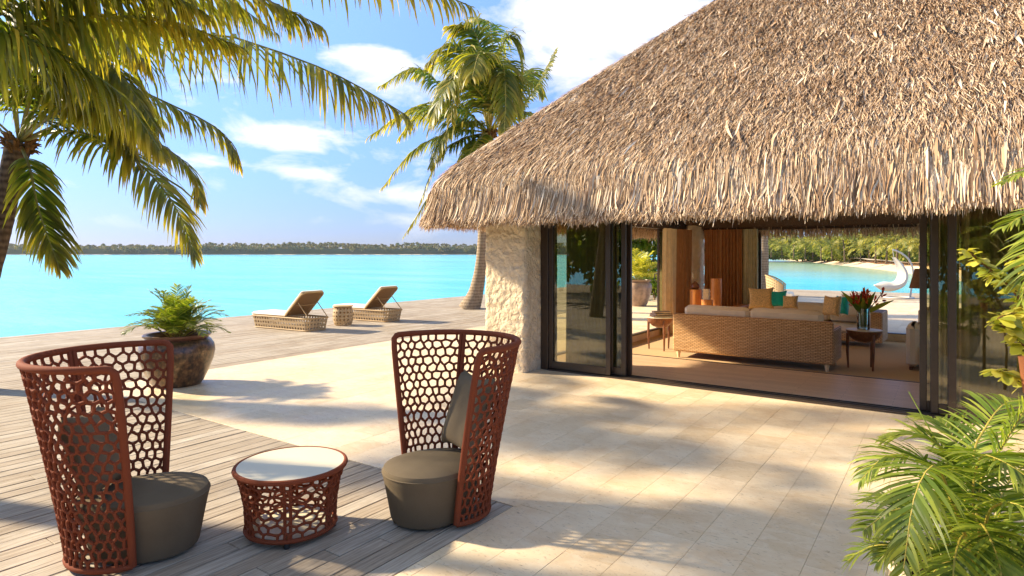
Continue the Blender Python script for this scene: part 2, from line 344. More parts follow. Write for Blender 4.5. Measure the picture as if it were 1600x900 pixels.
bk = M_floor.n('ShaderNodeTexBrick', ins={'Scale': 1.0, 'Mortar Size': .0015, 'Brick Width': 1.1, 'Row Height': .09, 'Color1': (.74, .51, .31, 1), 'Color2': (.62, .41, .24, 1), 'Mortar': (.15, .08, .04, 1)}); M_floor.l(M_floor.pos, bk.inputs['Vector'])
g_ = M_floor.noise(M_floor.map(M_floor.pos, (2, 30, 1)), 2, 4); M_floor.col(M_floor.mix(M_floor.math('MULTIPLY', g_, .5), bk.outputs['Color'], (.48, .31, .18, 1)))
M_carpet = simple('sisal_carpet', (.54, .37, .20, 1), .95, .05, .1, 90, .4, .003)
M_swing = simple('white_woven_plastic', (.62, .59, .53, 1), .5, .4, .05, 30)
M_book = simple('dark_book_cover', (.06, .03, .02, 1), .4, .4); M_page = simple('book_pages', (.6, .48, .3, 1), .8, .1)
M_red = leafmat('red_flower_bract', [(0, (.35, .02, .01, 1)), (.6, (.6, .05, .015, 1)), (1, (.75, .22, .03, 1))], .25)
M_terra = simple('terracotta_clay', (.45, .16, .06, 1), .7, .2, .1, 10)
M_shade = simple('brown_lampshade_fabric', (.25, .13, .07, 1), .8, .1)
M_sand = simple('pale_beach_sand', (.68, .55, .40, 1), .9, .1, .08, .5)
M_stonebld = simple('grey_hut_roof', (.40, .36, .30, 1), .9, .1)
M_far = leafmat('distant_foliage', [(0, (.10, .098, .05, 1)), (.5, (.155, .145, .07, 1)), (1, (.25, .215, .10, 1))], .25, .7)
M_bpalm = leafmat('beach_palm_leaf', [(0, (.09, .11, .02, 1)), (.6, (.22, .21, .04, 1)), (1, (.42, .34, .07, 1))], .4, .5)
M_bush = leafmat('beach_shrub_leaf', [(0, (.09, .12, .02, 1)), (.6, (.22, .24, .04, 1)), (1, (.42, .36, .08, 1))], .35, .6)
# lagoon water
M_water = Mat('turquoise_lagoon_water', .14, .25)
sp = M_water.n('ShaderNodeSeparateXYZ'); M_water.l(M_water.pos, sp.inputs[0])
big = M_water.noise(M_water.map(M_water.pos, (.010, .03, 1)), 1.0, 5, .6, .4)
c = M_water.ramp(big, [(.35, (.03, .56, .76, 1)), (.55, (.06, .68, .84, 1)), (.75, (.15, .76, .88, 1))])
rip = M_water.noise(M_water.map(M_water.pos, (.35, 1.5, 1), (0, 0, .5)), 1.0, 5, .65, .8); c = M_water.mix(M_water.ramp(rip, [(.42, (0, 0, 0, 1)), (.68, (.4, .4, .4, 1))]), c, (.02, .50, .72, 1))
# pale sandbank towards the beach: distance from the line of the shore
dsh = M_water.math('ADD', M_water.math('MULTIPLY', sp.outputs[0], .62), M_water.math('MULTIPLY', sp.outputs[1], .78))
fsh = M_water.math('MULTIPLY', M_water.math('SUBTRACT', M_water.math('ADD', dsh, M_water.math('MULTIPLY', M_water.noise(M_water.pos, .05, 3), 26.0)), 52.0), .03, True)
fl = M_water.math('MULTIPLY', M_water.math('ADD', M_water.math('MULTIPLY', sp.outputs[0], 1.0), 75.0), .03, True)
stk = M_water.noise(M_water.map(M_water.pos, (.05, .22, 1), (0, 0, .45)), 1.0, 6, .65, .6); c = M_water.mix(M_water.ramp(stk, [(.45, (0, 0, 0, 1)), (.72, (.55, .55, .55, 1))]), c, (.30, .82, .90, 1))
c = M_water.mix(M_water.math('MULTIPLY', M_water.math('MULTIPLY', fsh, fl), .85), c, (.42, .56, .36, 1))
M_water.col(c)
wn = M_water.noise(M_water.map(M_water.pos, (.8, 2.4, 1), (0, 0, .5)), 1.1, 6, .6); M_water.bump(wn, .5, .10)
for k_, v_ in list(globals().items()):
    if isinstance(v_, Mat): globals()[k_] = v_.m
# ------------------------------------------------------------------ setting: land, water
MB().box(-900, 900, -700, 3200, -6, -3).build('ground', M_earth, kind='structure')
MB().grid(lambda u, v: (-3000+6000*u, -600+3800*v, -.8), 2, 2).build('water', M_water, kind='structure')
# beach spit on the right behind the villa, from a shoreline
shore = [at(1140, 402.6, -.8), at(1200, 403.6, -.8), at(1250, 408.5, -.8), at(1300, 413.5, -.8), at(1360, 420, -.8), at(1440, 431, -.8), at(1540, 447, -.8), at(1700, 480, -.8)]
nrm = Vector((.62, .78, 0))
def beach(u, v):
    f = u*(len(shore)-1); i = min(int(f), len(shore)-2); p = shore[i].lerp(shore[i+1], f-i)
    q = p + FW*(v**1.3*260) + RT*(v*90)
    z = -.9 + min(1, v*9)*.9 + v*1.5 + .25*noise.noise(Vector((q.x*.08, q.y*.08, 0)))*min(1, v*8)
    return (q.x, q.y, z)
MB().grid(beach, 60, 40).build('sand_beach', M_sand, smooth='all', kind='structure')
# far island
far0 = at(-260, 397.9, -.8); 
def farland(u, v):
    p = FW*(1010+v*400) + RT*(-1500+3600*u); return (p.x, p.y, -.9+min(1, v*20)*1.6)
MB().grid(farland, 20, 22).build('far_island', M_sand, kind='structure')
MB().box(-9.38, 6, -4, 8.262, -1.5, -.06).box(-9.38, -5.905, 8.264, 27.9, -1.5, -.061).box(-5.9, 6, 17.0, 27.9, -1.5, -.062).build('terrace_slab', M_grout, kind='structure')
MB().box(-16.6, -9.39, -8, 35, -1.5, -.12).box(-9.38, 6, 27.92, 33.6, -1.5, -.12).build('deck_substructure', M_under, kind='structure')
MB().box(-14, 30, 33.62, 37.5, -1.5, -.28).build('sand_strip', M_sand, kind='structure')
# ------------------------------------------------------------------ deck boards and paving stones: one object each where they can be told apart
deck = empty('deck', kind='structure'); terrace = empty('terrace', kind='structure')
DX0, DY0 = -9.4, 3.66        # the corner of the L
def depth_of(x, y): return -math.sin(TH)*x+math.cos(TH)*y
def seen(x, y):
    d = depth_of(x, y)
    if d < 1.2: return False
    l = math.cos(TH)*x+math.sin(TH)*y
    return abs(l/d) < .9
rects = []
pitch = .1425
x = -2.545
while x > -16.6:
    x0 = x-pitch
    yend = DY0 if x0 > DX0-.05 else 33.6
    y = -3.2+random.uniform(0, 2)
    while y < yend:
        y1 = min(yend, y+random.choice((2.1, 2.7, 3.3, 3.9)))
        if yend-y1 < .5: y1 = yend
        rects.append((x0+.0045, x-.0045, y+.002, y1-.002)); y = y1
    x = x0
for k in range(40):      # back deck beyond the terrace runs the same way
    pass
y = 27.95
while y < 33.4:
    x_ = -9.39
    while x_ < 6:
        x1 = x_+random.uniform(2, 3.5); rects.append((x_+.002, min(x1, 6)-.002, y+.003, y+pitch-.003)); x_ = x1
    y += pitch
def lay(parent, name, mat, rects, th, cham, zjit, limit=300):
    me = MB().box(-.5, .5, -.5, .5, -.5, .5).v
    vis = sorted([r for r in rects if any(seen(a, b) for a in r[:2] for b in r[2:])], key=lambda r: depth_of((r[0]+r[1])/2, (r[2]+r[3])/2))
    inv = [r for r in rects if r not in set(vis)]
    # unit board with a small chamfer, scaled in length only
    cache = {}
    for i, r in enumerate(vis[:limit]):
        wd = round(r[1]-r[0], 3); ln = round(r[3]-r[2], 3); key = (wd, ln)
        if key not in cache:
            b = MB(); b.box(-wd/2, wd/2, -ln/2, ln/2, -th, 0, cham); me = bpy.data.meshes.new(name); me.from_pydata(b.v, [], b.f); me.materials.append(mat); cache[key] = me
        o = bpy.data.objects.new(name, cache[key]); COL.objects.link(o); o.parent = parent
        o.location = ((r[0]+r[1])/2, (r[2]+r[3])/2, random.uniform(-zjit, 0)); o.rotation_euler = (random.uniform(-1, 1)*zjit*.3, random.uniform(-1, 1)*zjit*2, 0)
    b = MB()
    for r in vis[limit:]+inv:
        z = random.uniform(-zjit, 0); b.box(r[0], r[1], r[2], r[3], z-th, z)
    b.build('distant_'+name+'s', mat, parent, kind='stuff')
lay(deck, 'board', M_deck, rects, .035, .003, .003)
pav = []
x = .305*8+.53
xs = []
while x > DX0-.01:
    x0 = max(x-.3045, DX0)
    if x-x0 > .05: xs.append((x0, x))
    x = x0
    if x <= DX0+.001: break
for (a, b) in xs:
    # columns split where the deck corner cuts them
    segs = [(DY0+.003, 27.9)] if b <= -2.54+.02 else [(-2.0, 27.9)]
    if a < -2.54 < b: segs = [(DY0+.003, 27.9)]; pav_extra = (-2.54, b)
    for (s0, s1) in segs:
        y = s0-(random.uniform(0, .3) if s0 < 0 else 0)
        while y < s1:
            ln = random.choice((.33, .42, .5, .61, .61, .76)); y1 = min(s1, y+ln)
            if s1-y1 < .12: y1 = s1
            if y >= 8.249 and a > -6 and y < 16.5: y = y1; continue
            if y < 8.25 < y1 and a > -6: y1 = 8.25
            pav.append((a+.0009, b-.0009, y+.0009, y1-.0009)); y = y1
y = -2
while y < DY0:           # narrow border course along the deck edge
    y1 = min(DY0, y+random.choice((.24, .3, .46))); pav.append((-2.538, -2.462, y+.001, y1-.001))
    y = y1
first = [c for c in xs if c[0] < -2.46 < c[1]+.31]
y = -2
pav = [p for p in pav if not (p[3] < DY0+.01 and p[0] < -2.46 and p[1] > -2.46 and p[1]-p[0] > .1)]
xr = min([c[0] for c in xs if c[0] > -2.47])
if xr-(-2.46) > .02:
    while y < DY0:
        y1 = min(DY0, y+random.choice((.42, .5, .61))); pav.append((-2.458, xr-.001, y+.001, y1-.001)); y = y1
lay(terrace, 'paving_stone', M_pave, pav, .05, .0011, .0012)
# ------------------------------------------------------------------ villa
villa = empty('thatched_villa', (-1, 12.3, 0), 0, 'round-edged thatched villa with cream rough-rendered pillars and open sliding doors', 'building')
VI = Matrix.Translation((1, -12.3, 0))
def vp(mb, name, mat, parent=None, smooth=False, **k):     # parts written in world coordinates
    mb.v = [tuple(VI @ Vector(v)) for v in mb.v]
    return mb.build(name, mat, parent or villa, smooth, **k)
RC, RB, RR = Vector((.92, 11.85)), Vector((7.82, 4.65)), .5     # roof plan: centre, half size, corner radius
def sdf(x, y):
    qx = np.abs(x-RC.x)-RB.x+RR; qy = np.abs(y-RC.y)-RB.y+RR
    return -(np.minimum(np.maximum(qx, qy), 0)+np.hypot(np.maximum(qx, 0), np.maximum(qy, 0))-RR)
HP, ZP = [0, .02, .06, .16, .35, .6, 1.2, 4.7], [2.36, 2.60, 2.76, 2.90, 3.10, 3.33, 3.89, 7.15]
def rz_(h): return np.interp(h, HP, ZP)
b = MB(); nu, nv = 62, 40
def rf(u, v):
    x = RC.x-RB.x+2*RB.x*u; y = RC.y-RB.y+2*RB.y*v; h = float(sdf(x, y))
    if h < 0:
        g = Vector((x, y))-RC; k = Vector((max(abs(g.x)-RB.x+RR, 0)*(1 if g.x > 0 else -1), max(abs(g.y)-RB.y+RR, 0)*(1 if g.y > 0 else -1))); s_ = (k.length-RR)/k.length
        x -= k.x*s_; y -= k.y*s_; h = 0
    return (x, y, float(rz_(h)))
def warp(t): return .5-.5*math.copysign(abs(1-2*t)**.55, 1-2*t)
b.grid(lambda u, v: rf(warp(u), warp(v)), nu, nv)
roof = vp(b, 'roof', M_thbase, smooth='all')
def rf2(u, v):
    x, y, z = rf(u, v); k = .93
    return (RC.x+(x-RC.x)*.985, RC.y+(y-RC.y)*.985, 2.32+(z-2.34)*.5 if z < 3 else 2.65)
b = MB().grid(lambda u, v: (lambda q: (q[0], q[1], 2.36+min(.55, float(sdf(q[0], q[1]))*.35)))(rf2(warp(u), warp(v))), 30, 20)
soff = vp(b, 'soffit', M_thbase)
def thatch(n, xr_, yr_, L0, L1, w0, w1, hmax=99, seed=1, hmin=0.0):
    g = np.random.default_rng(seed)
    X = g.uniform(xr_[0], xr_[1], n); Y = g.uniform(yr_[0], yr_[1], n); h = sdf(X, Y); ok = (h > hmin) & (h < hmax); X, Y, h = X[ok], Y[ok], h[ok]; n = len(X)
    e = .01; gx = (sdf(X+e, Y)-sdf(X-e, Y))/(2*e); gy = (sdf(X, Y+e)-sdf(X, Y-e))/(2*e)
    nn_ = np.hypot(gx, gy)+1e-9; out = np.stack([-gx/nn_, -gy/nn_], 1)
    tng = np.stack([-out[:, 1], out[:, 0]], 1)
    ang = g.normal(0, .24, n); dh = out*np.cos(ang)[:, None]+tng*np.sin(ang)[:, None]
    Ls = g.uniform(L0, L1, n)*(1+.5*np.exp(-h/.5)); K = 4
    slope = .93; zmin = 2.24+g.normal(0, .03, n)
    lift = np.abs(g.normal(.0, .015, n))+.002
    pts = np.zeros((n, K, 3)); cur = np.stack([X, Y, rz_(h)+g.uniform(0, .035, n)], 1); pts[:, 0] = cur
    hv = h.copy(); curl = g.normal(0, .09, n)
    for k in range(1, K):
        st_ = (Ls/(K-1))
        z1 = rz_(np.maximum(hv-.01, -.0)); z0 = rz_(np.maximum(hv-.08, 0)); sl_ = np.clip((z1-z0)/.07, .6, 9); sl_ = np.where(hv < .1, 9, sl_)
        hz = st_/np.sqrt(1+sl_**2); dz = hz*sl_
        dh2 = dh+tng*curl[:, None]*k*.6
        cur = cur.copy(); cur[:, :2] += dh2*hz[:, None]; cur[:, 2] -= dz
        cur[:, 2] += lift*(.7 if k < K-1 else .5)*np.clip(hv*3, .1, 1)
        cur[:, :2] += out*(lift*.5)[:, None]
        hv = hv-hz; cur[:, 2] = np.maximum(cur[:, 2], zmin); pts[:, k] = cur
    side = np.stack([tng[:, 0], tng[:, 1], g.normal(0, .35, n)], 1)+np.stack([out[:, 0], out[:, 1], 0*X], 1)*g.normal(0, .5, n)[:, None]
    side /= np.linalg.norm(side, axis=1)[:, None]; S = np.repeat(side[:, None], K, 1)
    wd = g.uniform(w0, w1, n); W = wd[:, None]*np.array([.7, 1, .85, .22])[None]
    return pts, S, W
def fringe(n, side_, seed, lo=.28, hi=.55, k0=0.0, k1=.42):
    """leaf ends hanging at the eave; side_: 0 front, 1 left, 2 back, 3 right"""
    g = np.random.default_rng(seed); b2 = RB
    per = {0: (-RB.x+RR, RB.x-RR), 2: (-RB.x+RR, RB.x-RR), 1: (-RB.y+RR, RB.y-RR), 3: (-RB.y+RR, RB.y-RR)}[side_]
    a = g.uniform(per[0]-.43, per[1]+.43, n)
    s_ = np.clip((np.abs(a)-per[1])/.43, 0, 1)*np.sign(a)*math.pi/4; base = np.clip(a, per[0], per[1])
    ou = np.stack([np.sin(s_), -np.cos(s_)], 1); p = np.stack([base, np.full(n, -(RB.y-RR if side_ in (0, 2) else RB.x-RR))], 1)+ou*RR
    dep = g.uniform(k0, k1, n)**1.4; p = p-ou*dep[:, None]
    rot = {0: 0, 1: -math.pi/2, 2: math.pi, 3: math.pi/2}[side_]; c_, q_ = math.cos(rot), math.sin(rot)
    r2 = np.array([[c_, -q_], [q_, c_]]); p = p@r2.T+np.array([RC.x, RC.y]); ou = ou@r2.T
    zt = rz_(dep)+.02; Ls = g.uniform(lo, hi, n)+np.maximum(0, zt-2.55)*.65; ze = np.maximum(zt-Ls, (2.15 if side_ == 2 else 2.215)+g.normal(0, .034, n)+.02*np.sin(a*7)+.015*np.sin(a*17+1))
    K = 5; pts = np.zeros((n, K, 3)); tn = np.stack([-ou[:, 1], ou[:, 0]], 1); sw = g.normal(0, .16, n); fl_ = g.uniform(-.02, .13, n)
    for k in range(K):
        t = k/(K-1); pts[:, k, 2] = zt+(ze-zt)*t; off = .05*np.sin(t*math.pi*.5)+fl_*t*t
        pts[:, k, :2] = p+ou*off[:, None]+tn*(sw*(zt-ze)*t*(1+.4*np.sin(5*t+a)))[:, None]
    side = np.concatenate([tn, np.zeros((n, 1))], 1)+np.concatenate([ou, np.zeros((n, 1))], 1)*g.normal(0, .7, n)[:, None]; side /= np.linalg.norm(side, axis=1)[:, None]
    W = g.uniform(.004, .0115, n)[:, None]*np.array([.6, 1, 1, .8, .2])[None]
    return pts, np.repeat(side[:, None], K, 1), W
def strip_obj(name, parts):
    for i, (a_, s_, w_) in enumerate(parts):
        a_ = a_+np.array([1, -12.3, 0])
        strips(name, a_, s_, w_, M_thatch, roof, kind='stuff')
strip_obj('thatch_leaves', [thatch(240000, (-6.99, 4.2), (7.2, 11.9), .10, .28, .002, .0066, seed=3), thatch(15000, (-6.99, 8.75), (7.2, 16.6), .3, .5, .01, .02, seed=4), thatch(12000, (-6.99, -5.2), (7.2, 16.4), .16, .34, .005, .011, seed=6)])
strip_obj('eave_fringe', [fringe(44000, 0, 11), fringe(13000, 1, 12), fringe(7000, 2, 13), fringe(2500, 3, 14)])
# pillars (rough render, real relief)
def rough_block(x0, x1, y0, y1, z0, z1, amp=.03, rad=.05, step=.045):
    b = MB(); per = []; 
    def rr(t):
        # rounded rectangle outline by parameter
        return t
    pts = []
    nx = max(2, int((x1-x0)/step)); ny = max(2, int((y1-y0)/step))
    for i in range(nx): pts.append((x0+(x1-x0)*i/nx, y0, 0, -1))
    for i in range(ny): pts.append((x1, y0+(y1-y0)*i/ny, 1, 0))
    for i in range(nx): pts.append((x1-(x1-x0)*i/nx, y1, 0, 1))
    for i in range(ny): pts.append((x0, y1-(y1-y0)*i/ny, -1, 0))
    cx, cy, hx, hy = (x0+x1)/2, (y0+y1)/2, (x1-x0)/2, (y1-y0)/2; nz_ = int((z1-z0)/step); n = len(pts); vs = []; fs = []
    for j in range(nz_+1):
        z = z0+(z1-z0)*j/nz_
        for (px, py, ax, ay) in pts:
            qx, qy = abs(px-cx)-hx+rad, abs(py-cy)-hy+rad; X, Y = px, py
            if qx > 0 and qy > 0:
                l_ = math.hypot(qx, qy); X = cx+math.copysign(hx-rad+qx/l_*rad, px-cx); Y = cy+math.copysign(hy-rad+qy/l_*rad, py-cy); ax, ay = math.copysign(qx/l_, px-cx), math.copysign(qy/l_, py-cy)
            p = Vector((X, Y, z)); d = noise.noise(p*4)*amp*.6+noise.noise(p*14+Vector((3, 1, 2)))*amp+noise.noise(p*30)*amp*.6
            vs.append((X+ax*d, Y+ay*d, z))
    for j in range(nz_):
        for i in range(n): fs.append((j*n+i, j*n+(i+1) % n, (j+1)*n+(i+1) % n, (j+1)*n+i))
    b.add(vs, fs); return b
vp(rough_block(-5.97, -5.2, 7.80, 8.75, -.02, 2.62, .017, .05, .03), 'pillar', M_stucco, smooth='all')
vp(rough_block(-5.72, -5.28, 16.05, 16.55, -.17, 2.75, .03, .16), 'pillar', M_stucco, smooth='all')
# inside: floor, sunken carpet, end walls, ceiling
FL = empty('floor', kind='structure')
MB().box(-5.9, 6.5, 8.27, 10.36, -.5, -.002).build('timber_floor', M_floor, FL)
MB().box(-5.9, -5.72, 10.37, 16.6, -.5, 0).box(-5.71, 6.5, 16.32, 17, -.5, -.001).build('stone_step', M_pave, FL)
MB().box(-9.3, -5.98, 8.3, 8.31, -.07, -.06).build('threshold', M_grout, FL)
MB().box(-5.71, 6.5, 10.37, 16.31, -.6, -.17).build('carpet', M_carpet, label='sand coloured sisal carpet in the sunken lounge', cat='carpet')
vp(MB().box(6.3, 6.5, 14.5, 16.4, -.2, 2.7), 'wall', M_wall); vp(MB().box(6.3, 6.5, 8.5, 9.6, -.2, 2.7), 'wall', M_wall)
vp(MB().box(-5.85, 6.4, 8.56, 16.4, 2.72, 2.78), 'ceiling', M_ceil)
MB().box(-5.7, 6.5, 10.362, 10.40, -.168, .004).build('step_trim', M_track, FL)
vp(MB().box(-5.2, 4.6, 8.28, 8.52, 2.52, 2.7), 'beam', M_beam)
vp(MB().box(-5.3, 4.6, 16.28, 16.44, 2.38, 2.72, .006), 'beam', M_beam)
vp(MB().box(-5.78, -5.62, 8.76, 16.04, 2.38, 2.71, .006), 'beam', M_beam)
# sliding doors
def door(x0, x1, y, ang=0, axis='X', fw=.07, z0=.03, z1=2.50, label=None, parent=None, handle=False, rails=True):
    d = empty('sliding_door', (0, 0, 0), 0, parent=villa); d.location = (1, -12.3, 0)
    if label: d['label'] = label
    t = .022
    def bx(a0, a1, c0, c1, s0, s1, ch=.004):
        return (a0, a1, y-s1, y-s0, c0, c1, ch) if axis == 'X' else (y+s0, y+s1, a0, a1, c0, c1, ch)
    f = MB()
    f.box(*bx(x0, x0+fw, z0, z1, -t, t)); f.box(*bx(x1-fw, x1, z0, z1, -t, t))
    if rails: f.box(*bx(x0+fw, x1-fw, z0, z0+.11, -t+.002, t-.002)); f.box(*bx(x0+fw, x1-fw, z1-.08, z1, -t+.002, t-.002))
    f.build('frame', M_bronze, d)
    MB().box(*bx(x0+fw-.005, x1-fw+.005, z0+.1, z1-.07, -.004, .004, 0)).build('pane', M_glass, d)
    if handle:
        hx = x0+fw*.5; h = MB()
        q = [(y-.03, hx, 1.12), (y-.09, hx, 1.14), (y-.1, hx, 1.22), (y-.09, hx, 1.30), (y-.03, hx, 1.32)] if axis != 'X' else [(hx, y-.03, 1.12), (hx, y-.09, 1.14), (hx, y-.1, 1.22), (hx, y-.09, 1.3), (hx, y-.03, 1.32)]
        h.tube(q, .012, 6).build('handle', M_bronze, d)
    return d
vp(MB().box(-5.19, -5.06, 8.22, 8.5, 0, 2.52, .004), 'door_jamb', M_bronze)
door(-5.055, -4.02, 8.26, label='closed dark-framed glass door leaf beside the pillar')
door(-4.10, -3.82, 8.36, label='stacked door leaf edge left of the opening')
door(-3.98, -3.78, 8.46)
door(-.27, -.10, 8.46); door(-.16, .06, 8.36)
door(.0, 1.15, 8.26, label='closed glass door leaf right of the opening'); door(1.16, 2.4, 8.26)
vp(MB().box(2.42, 4.6, 8.26, 8.5, 0, 2.6), 'wall', M_stucco)
t_ = MB().box(-5.06, 2.4, 8.20, 8.50, -.03, .006)
for yy in (8.225, 8.31, 8.41, 8.5): t_.box(-5.05, 2.4, yy-.012, yy, .006, .02)
vp(t_, 'door_track', M_track)
# side opening (towards the lagoon) and rear opening
door(14.32, 15.3, -5.72, axis='Y', handle=True, label='side door leaf pushed back against the beige curtain', z1=2.4, z0=.02)
vp(MB().box(-5.74, -5.66, 8.76, 16.0, -.02, .018), 'door_track', M_track)
door(-4.55, -3.95, 16.36, z1=2.38); door(-4.35, -3.85, 16.45, z1=2.38)
vp(MB().box(-5.28, 4.6, 16.32, 16.48, -.005, .012), 'door_track', M_track)
# curtains
def curtain(p0, p1, z0, z1, mat, label, folds, amp=.05, mat_name='curtain'):
    p0 = Vector(p0); p1 = Vector(p1); d = (p1-p0); nn2 = Vector((-d.y, d.x)).normalized(); ln = d.length; ph = random.uniform(0, 6)
    def fn(u, v):
        w_ = u+.035*math.sin(5.3*u+ph)+.02*math.sin(11.7*u+2*ph); a = amp*(.75+.25*math.sin(3*u+ph))*(1-.25*v)
        s_ = math.sin(2*math.pi*folds*w_+.5*math.sin(9*u))*a+.3*a*math.sin(4*math.pi*folds*u+2)+.02*math.sin(2.5*v+8*u)
        q = p0+d*u+nn2*s_; return (q.x-p0.x, q.y-p0.y, z0+(z1-z0)*v)
    return MB().grid(fn, folds*10, 8).build('curtain', mat, None, 'all', (p0.x, p0.y, 0), label=label, cat='curtain')
curtain((-5.58, 15.1), (-5.5, 16.02), -.15, 2.4, M_curt, 'brown curtain bunched in the corner left of the inner pillar', 9, .075)
curtain((-5.58, 14.42), (-5.58, 15.1), -.15, 2.4, M_sheer, 'beige sheer curtain gathered behind the side door handle', 6, .06)
curtain((-5.2, 16.15), (-4.25, 16.2), -.15, 2.4, M_curt, 'wide brown curtain right of the inner pillar', 12, .07)
curtain((-4.25, 16.22), (-3.88, 16.24), -.15, 2.4, M_olive, 'olive curtain edge beside the rear lagoon opening', 6, .035)
curtain((-5.1, 8.85), (-3.95, 8.8), .02, 2.6, M_olive, 'olive curtain behind the closed left glass door', 13, .05)
curtain((.12, 8.85), (2.3, 8.8), .02, 2.6, M_olive, 'long olive curtain behind the right glass door', 20, .05)
curtain((-.18, 8.62), (.1, 8.66), .02, 2.6, M_sheer, 'narrow pale curtain edge at the right side of the opening', 5, .03)
# ------------------------------------------------------------------ palms
def catmull(ctrl, n):
    P_ = [Vector(c) for c in ctrl]; P_ = [P_[0]*2-P_[1]]+P_+[P_[-1]*2-P_[-2]]; out = []; segs = len(P_)-3
    for i in range(n):
        f = i/(n-1)*segs; k = min(int(f), segs-1); t = f-k; a, b, c, d = P_[k:k+4]
        out.append(.5*((2*b)+(c-a)*t+(2*a-5*b+4*c-d)*t*t+(3*b-a-3*c+d)*t**3))
    return out
def frond(ctrl, per_side, Ll, hw, droop=.5, lift=.15, fwd=.5, mat=None, parent=None, rach=.018, rmat=None, K=5, seed=0, s0=.16, name='frond', spread=1.0, twist=.4, raglen=.12, off=None):
    g = np.random.default_rng(seed+991)
    if off is not None: ctrl = [Vector(c)-off for c in ctrl]
    R_ = 40; pts = catmull(ctrl, R_); A = np.array([tuple(p) for p in pts])
    Tn = np.gradient(A, axis=0); Tn /= np.linalg.norm(Tn, axis=1)[:, None]+1e-9
    s = np.repeat(np.linspace(s0, 1, per_side), 2); s = np.clip(s+g.normal(0, .004, len(s)), 0, 1); sgn = np.tile([1., -1.], per_side); n = len(s)
    fi = s*(R_-1); i0 = np.clip(fi.astype(int), 0, R_-2); fr = (fi-i0)[:, None]
    p = A[i0]*(1-fr)+A[i0+1]*fr; T_ = Tn[i0]*(1-fr)+Tn[i0+1]*fr
    up = np.array([0, 0, 1.0]); S_ = np.cross(T_, up); ln = np.linalg.norm(S_, axis=1); S_ /= ln[:, None]+1e-6
    bad = ln < .12
    if bad.any(): S_[bad] = S_[~bad].mean(0) if (~bad).any() else np.array([1, 0, 0])
    Nn = np.cross(S_, T_)
    f = (fwd+(1-fwd)*.8*s**2)+g.normal(0, .06, n); lf = lift+g.normal(0, .10, n)
    d = S_*(sgn*spread)[:, None]+T_*f[:, None]*1.3+Nn*lf[:, None]; d /= np.linalg.norm(d, axis=1)[:, None]
    Lf = Ll*(.45+.55*np.clip(np.sin(np.clip((s-s0)/(1-s0), 0, 1)**.75*math.pi*.86+.32), 0, 1))*(1-.45*s**6)*(1+g.normal(0, raglen, n))
    P3 = np.zeros((n, K, 3)); P3[:, 0] = p; cur = p.copy(); dirs = d.copy(); S3 = np.zeros((n, K, 3))
    dr = droop*(1+g.normal(0, .2, n))
    tw = g.normal(0, twist, n)
    for k in range(K):
        wv_ = np.cross(dirs, Nn); wv_ /= np.linalg.norm(wv_, axis=1)[:, None]+1e-6
        n2 = np.cross(wv_, dirs); a_ = tw*(.4+k/K); sd = wv_*np.cos(a_)[:, None]+n2*np.sin(a_)[:, None]; S3[:, k] = sd
        P3[:, k] = cur
        dirs = dirs+np.array([0, 0, -1.])*(dr*(k+1)/K)[:, None]; dirs /= np.linalg.norm(dirs, axis=1)[:, None]
        cur = cur+dirs*(Lf/(K-1))[:, None]
    prof = np.interp(np.linspace(0, 1, K), [0, .25, .6, .85, 1], [.5, 1, .85, .5, .06]); W = hw*(1+g.normal(0, .15, n))[:, None]*prof[None]
    T = (np.linspace(0, 1, K)[None]*.55+s[:, None]*.5)
    o = strips(name, P3, S3, W, mat, parent, T)
    r = MB().tube([tuple(a) for a in A[::3]]+[tuple(A[-1])], list(np.linspace(rach, rach*.18, len(A[::3])+1)), 6); r.build('midrib', rmat or M_petiole, o, True)
    return o
def trunk(pts, rads, mat, parent, n=14, off=None, rings=60):
    if off is not None: pts = [Vector(p)-off for p in pts]
    P_ = catmull(pts, rings); rr = np.interp(np.linspace(0, 1, rings), np.linspace(0, 1, len(rads)), rads)
    rr = [r_*(1+.015*math.sin(i*2.4)+random.uniform(-.018, .018)) for i, r_ in enumerate(rr)]
    return MB().tube(P_, rr, n).build('trunk', mat, parent, 'all')
def crown_fibre(c, r, parent, off):
    b = MB(); c = Vector(c)-off
    for k in range(46):
        a = random.uniform(0, 6.28); z = random.uniform(-.25, .35)*r*2; p = c+Vector((math.cos(a)*r*.75, math.sin(a)*r*.75, z-r*.5)); q = p+Vector((math.cos(a)*r*random.uniform(.2, .9), math.sin(a)*r*random.uniform(.2, .9), random.uniform(-.2, .9)*r))
        b.tube([p, p.lerp(q, .5)+Vector((0, 0, .2*r)), q], [r*.16, r*.12, r*.03], 5)
    return b.build('crown_base', M_fibre, parent, True)
GP = 'coconut palms around the terrace'
def fr_auto(c, az_, el_, ln, parent, off, seed, bend=1.0, mat=M_coco, **k):
    """a frond that leaves the crown at azimuth/elevation and arches under its weight"""
    d = Vector((math.cos(az_)*math.cos(el_), math.sin(az_)*math.cos(el_), math.sin(el_))); p = Vector(c); ct = [p.copy()]
    for i in range(4):
        p = p+d*ln/4; ct.append(p.copy()); d = (d+Vector((0, 0, -.30*bend*(i+1)*.6))).normalized()
    return frond(ct, mat=mat, parent=parent, seed=seed, off=off, **k)
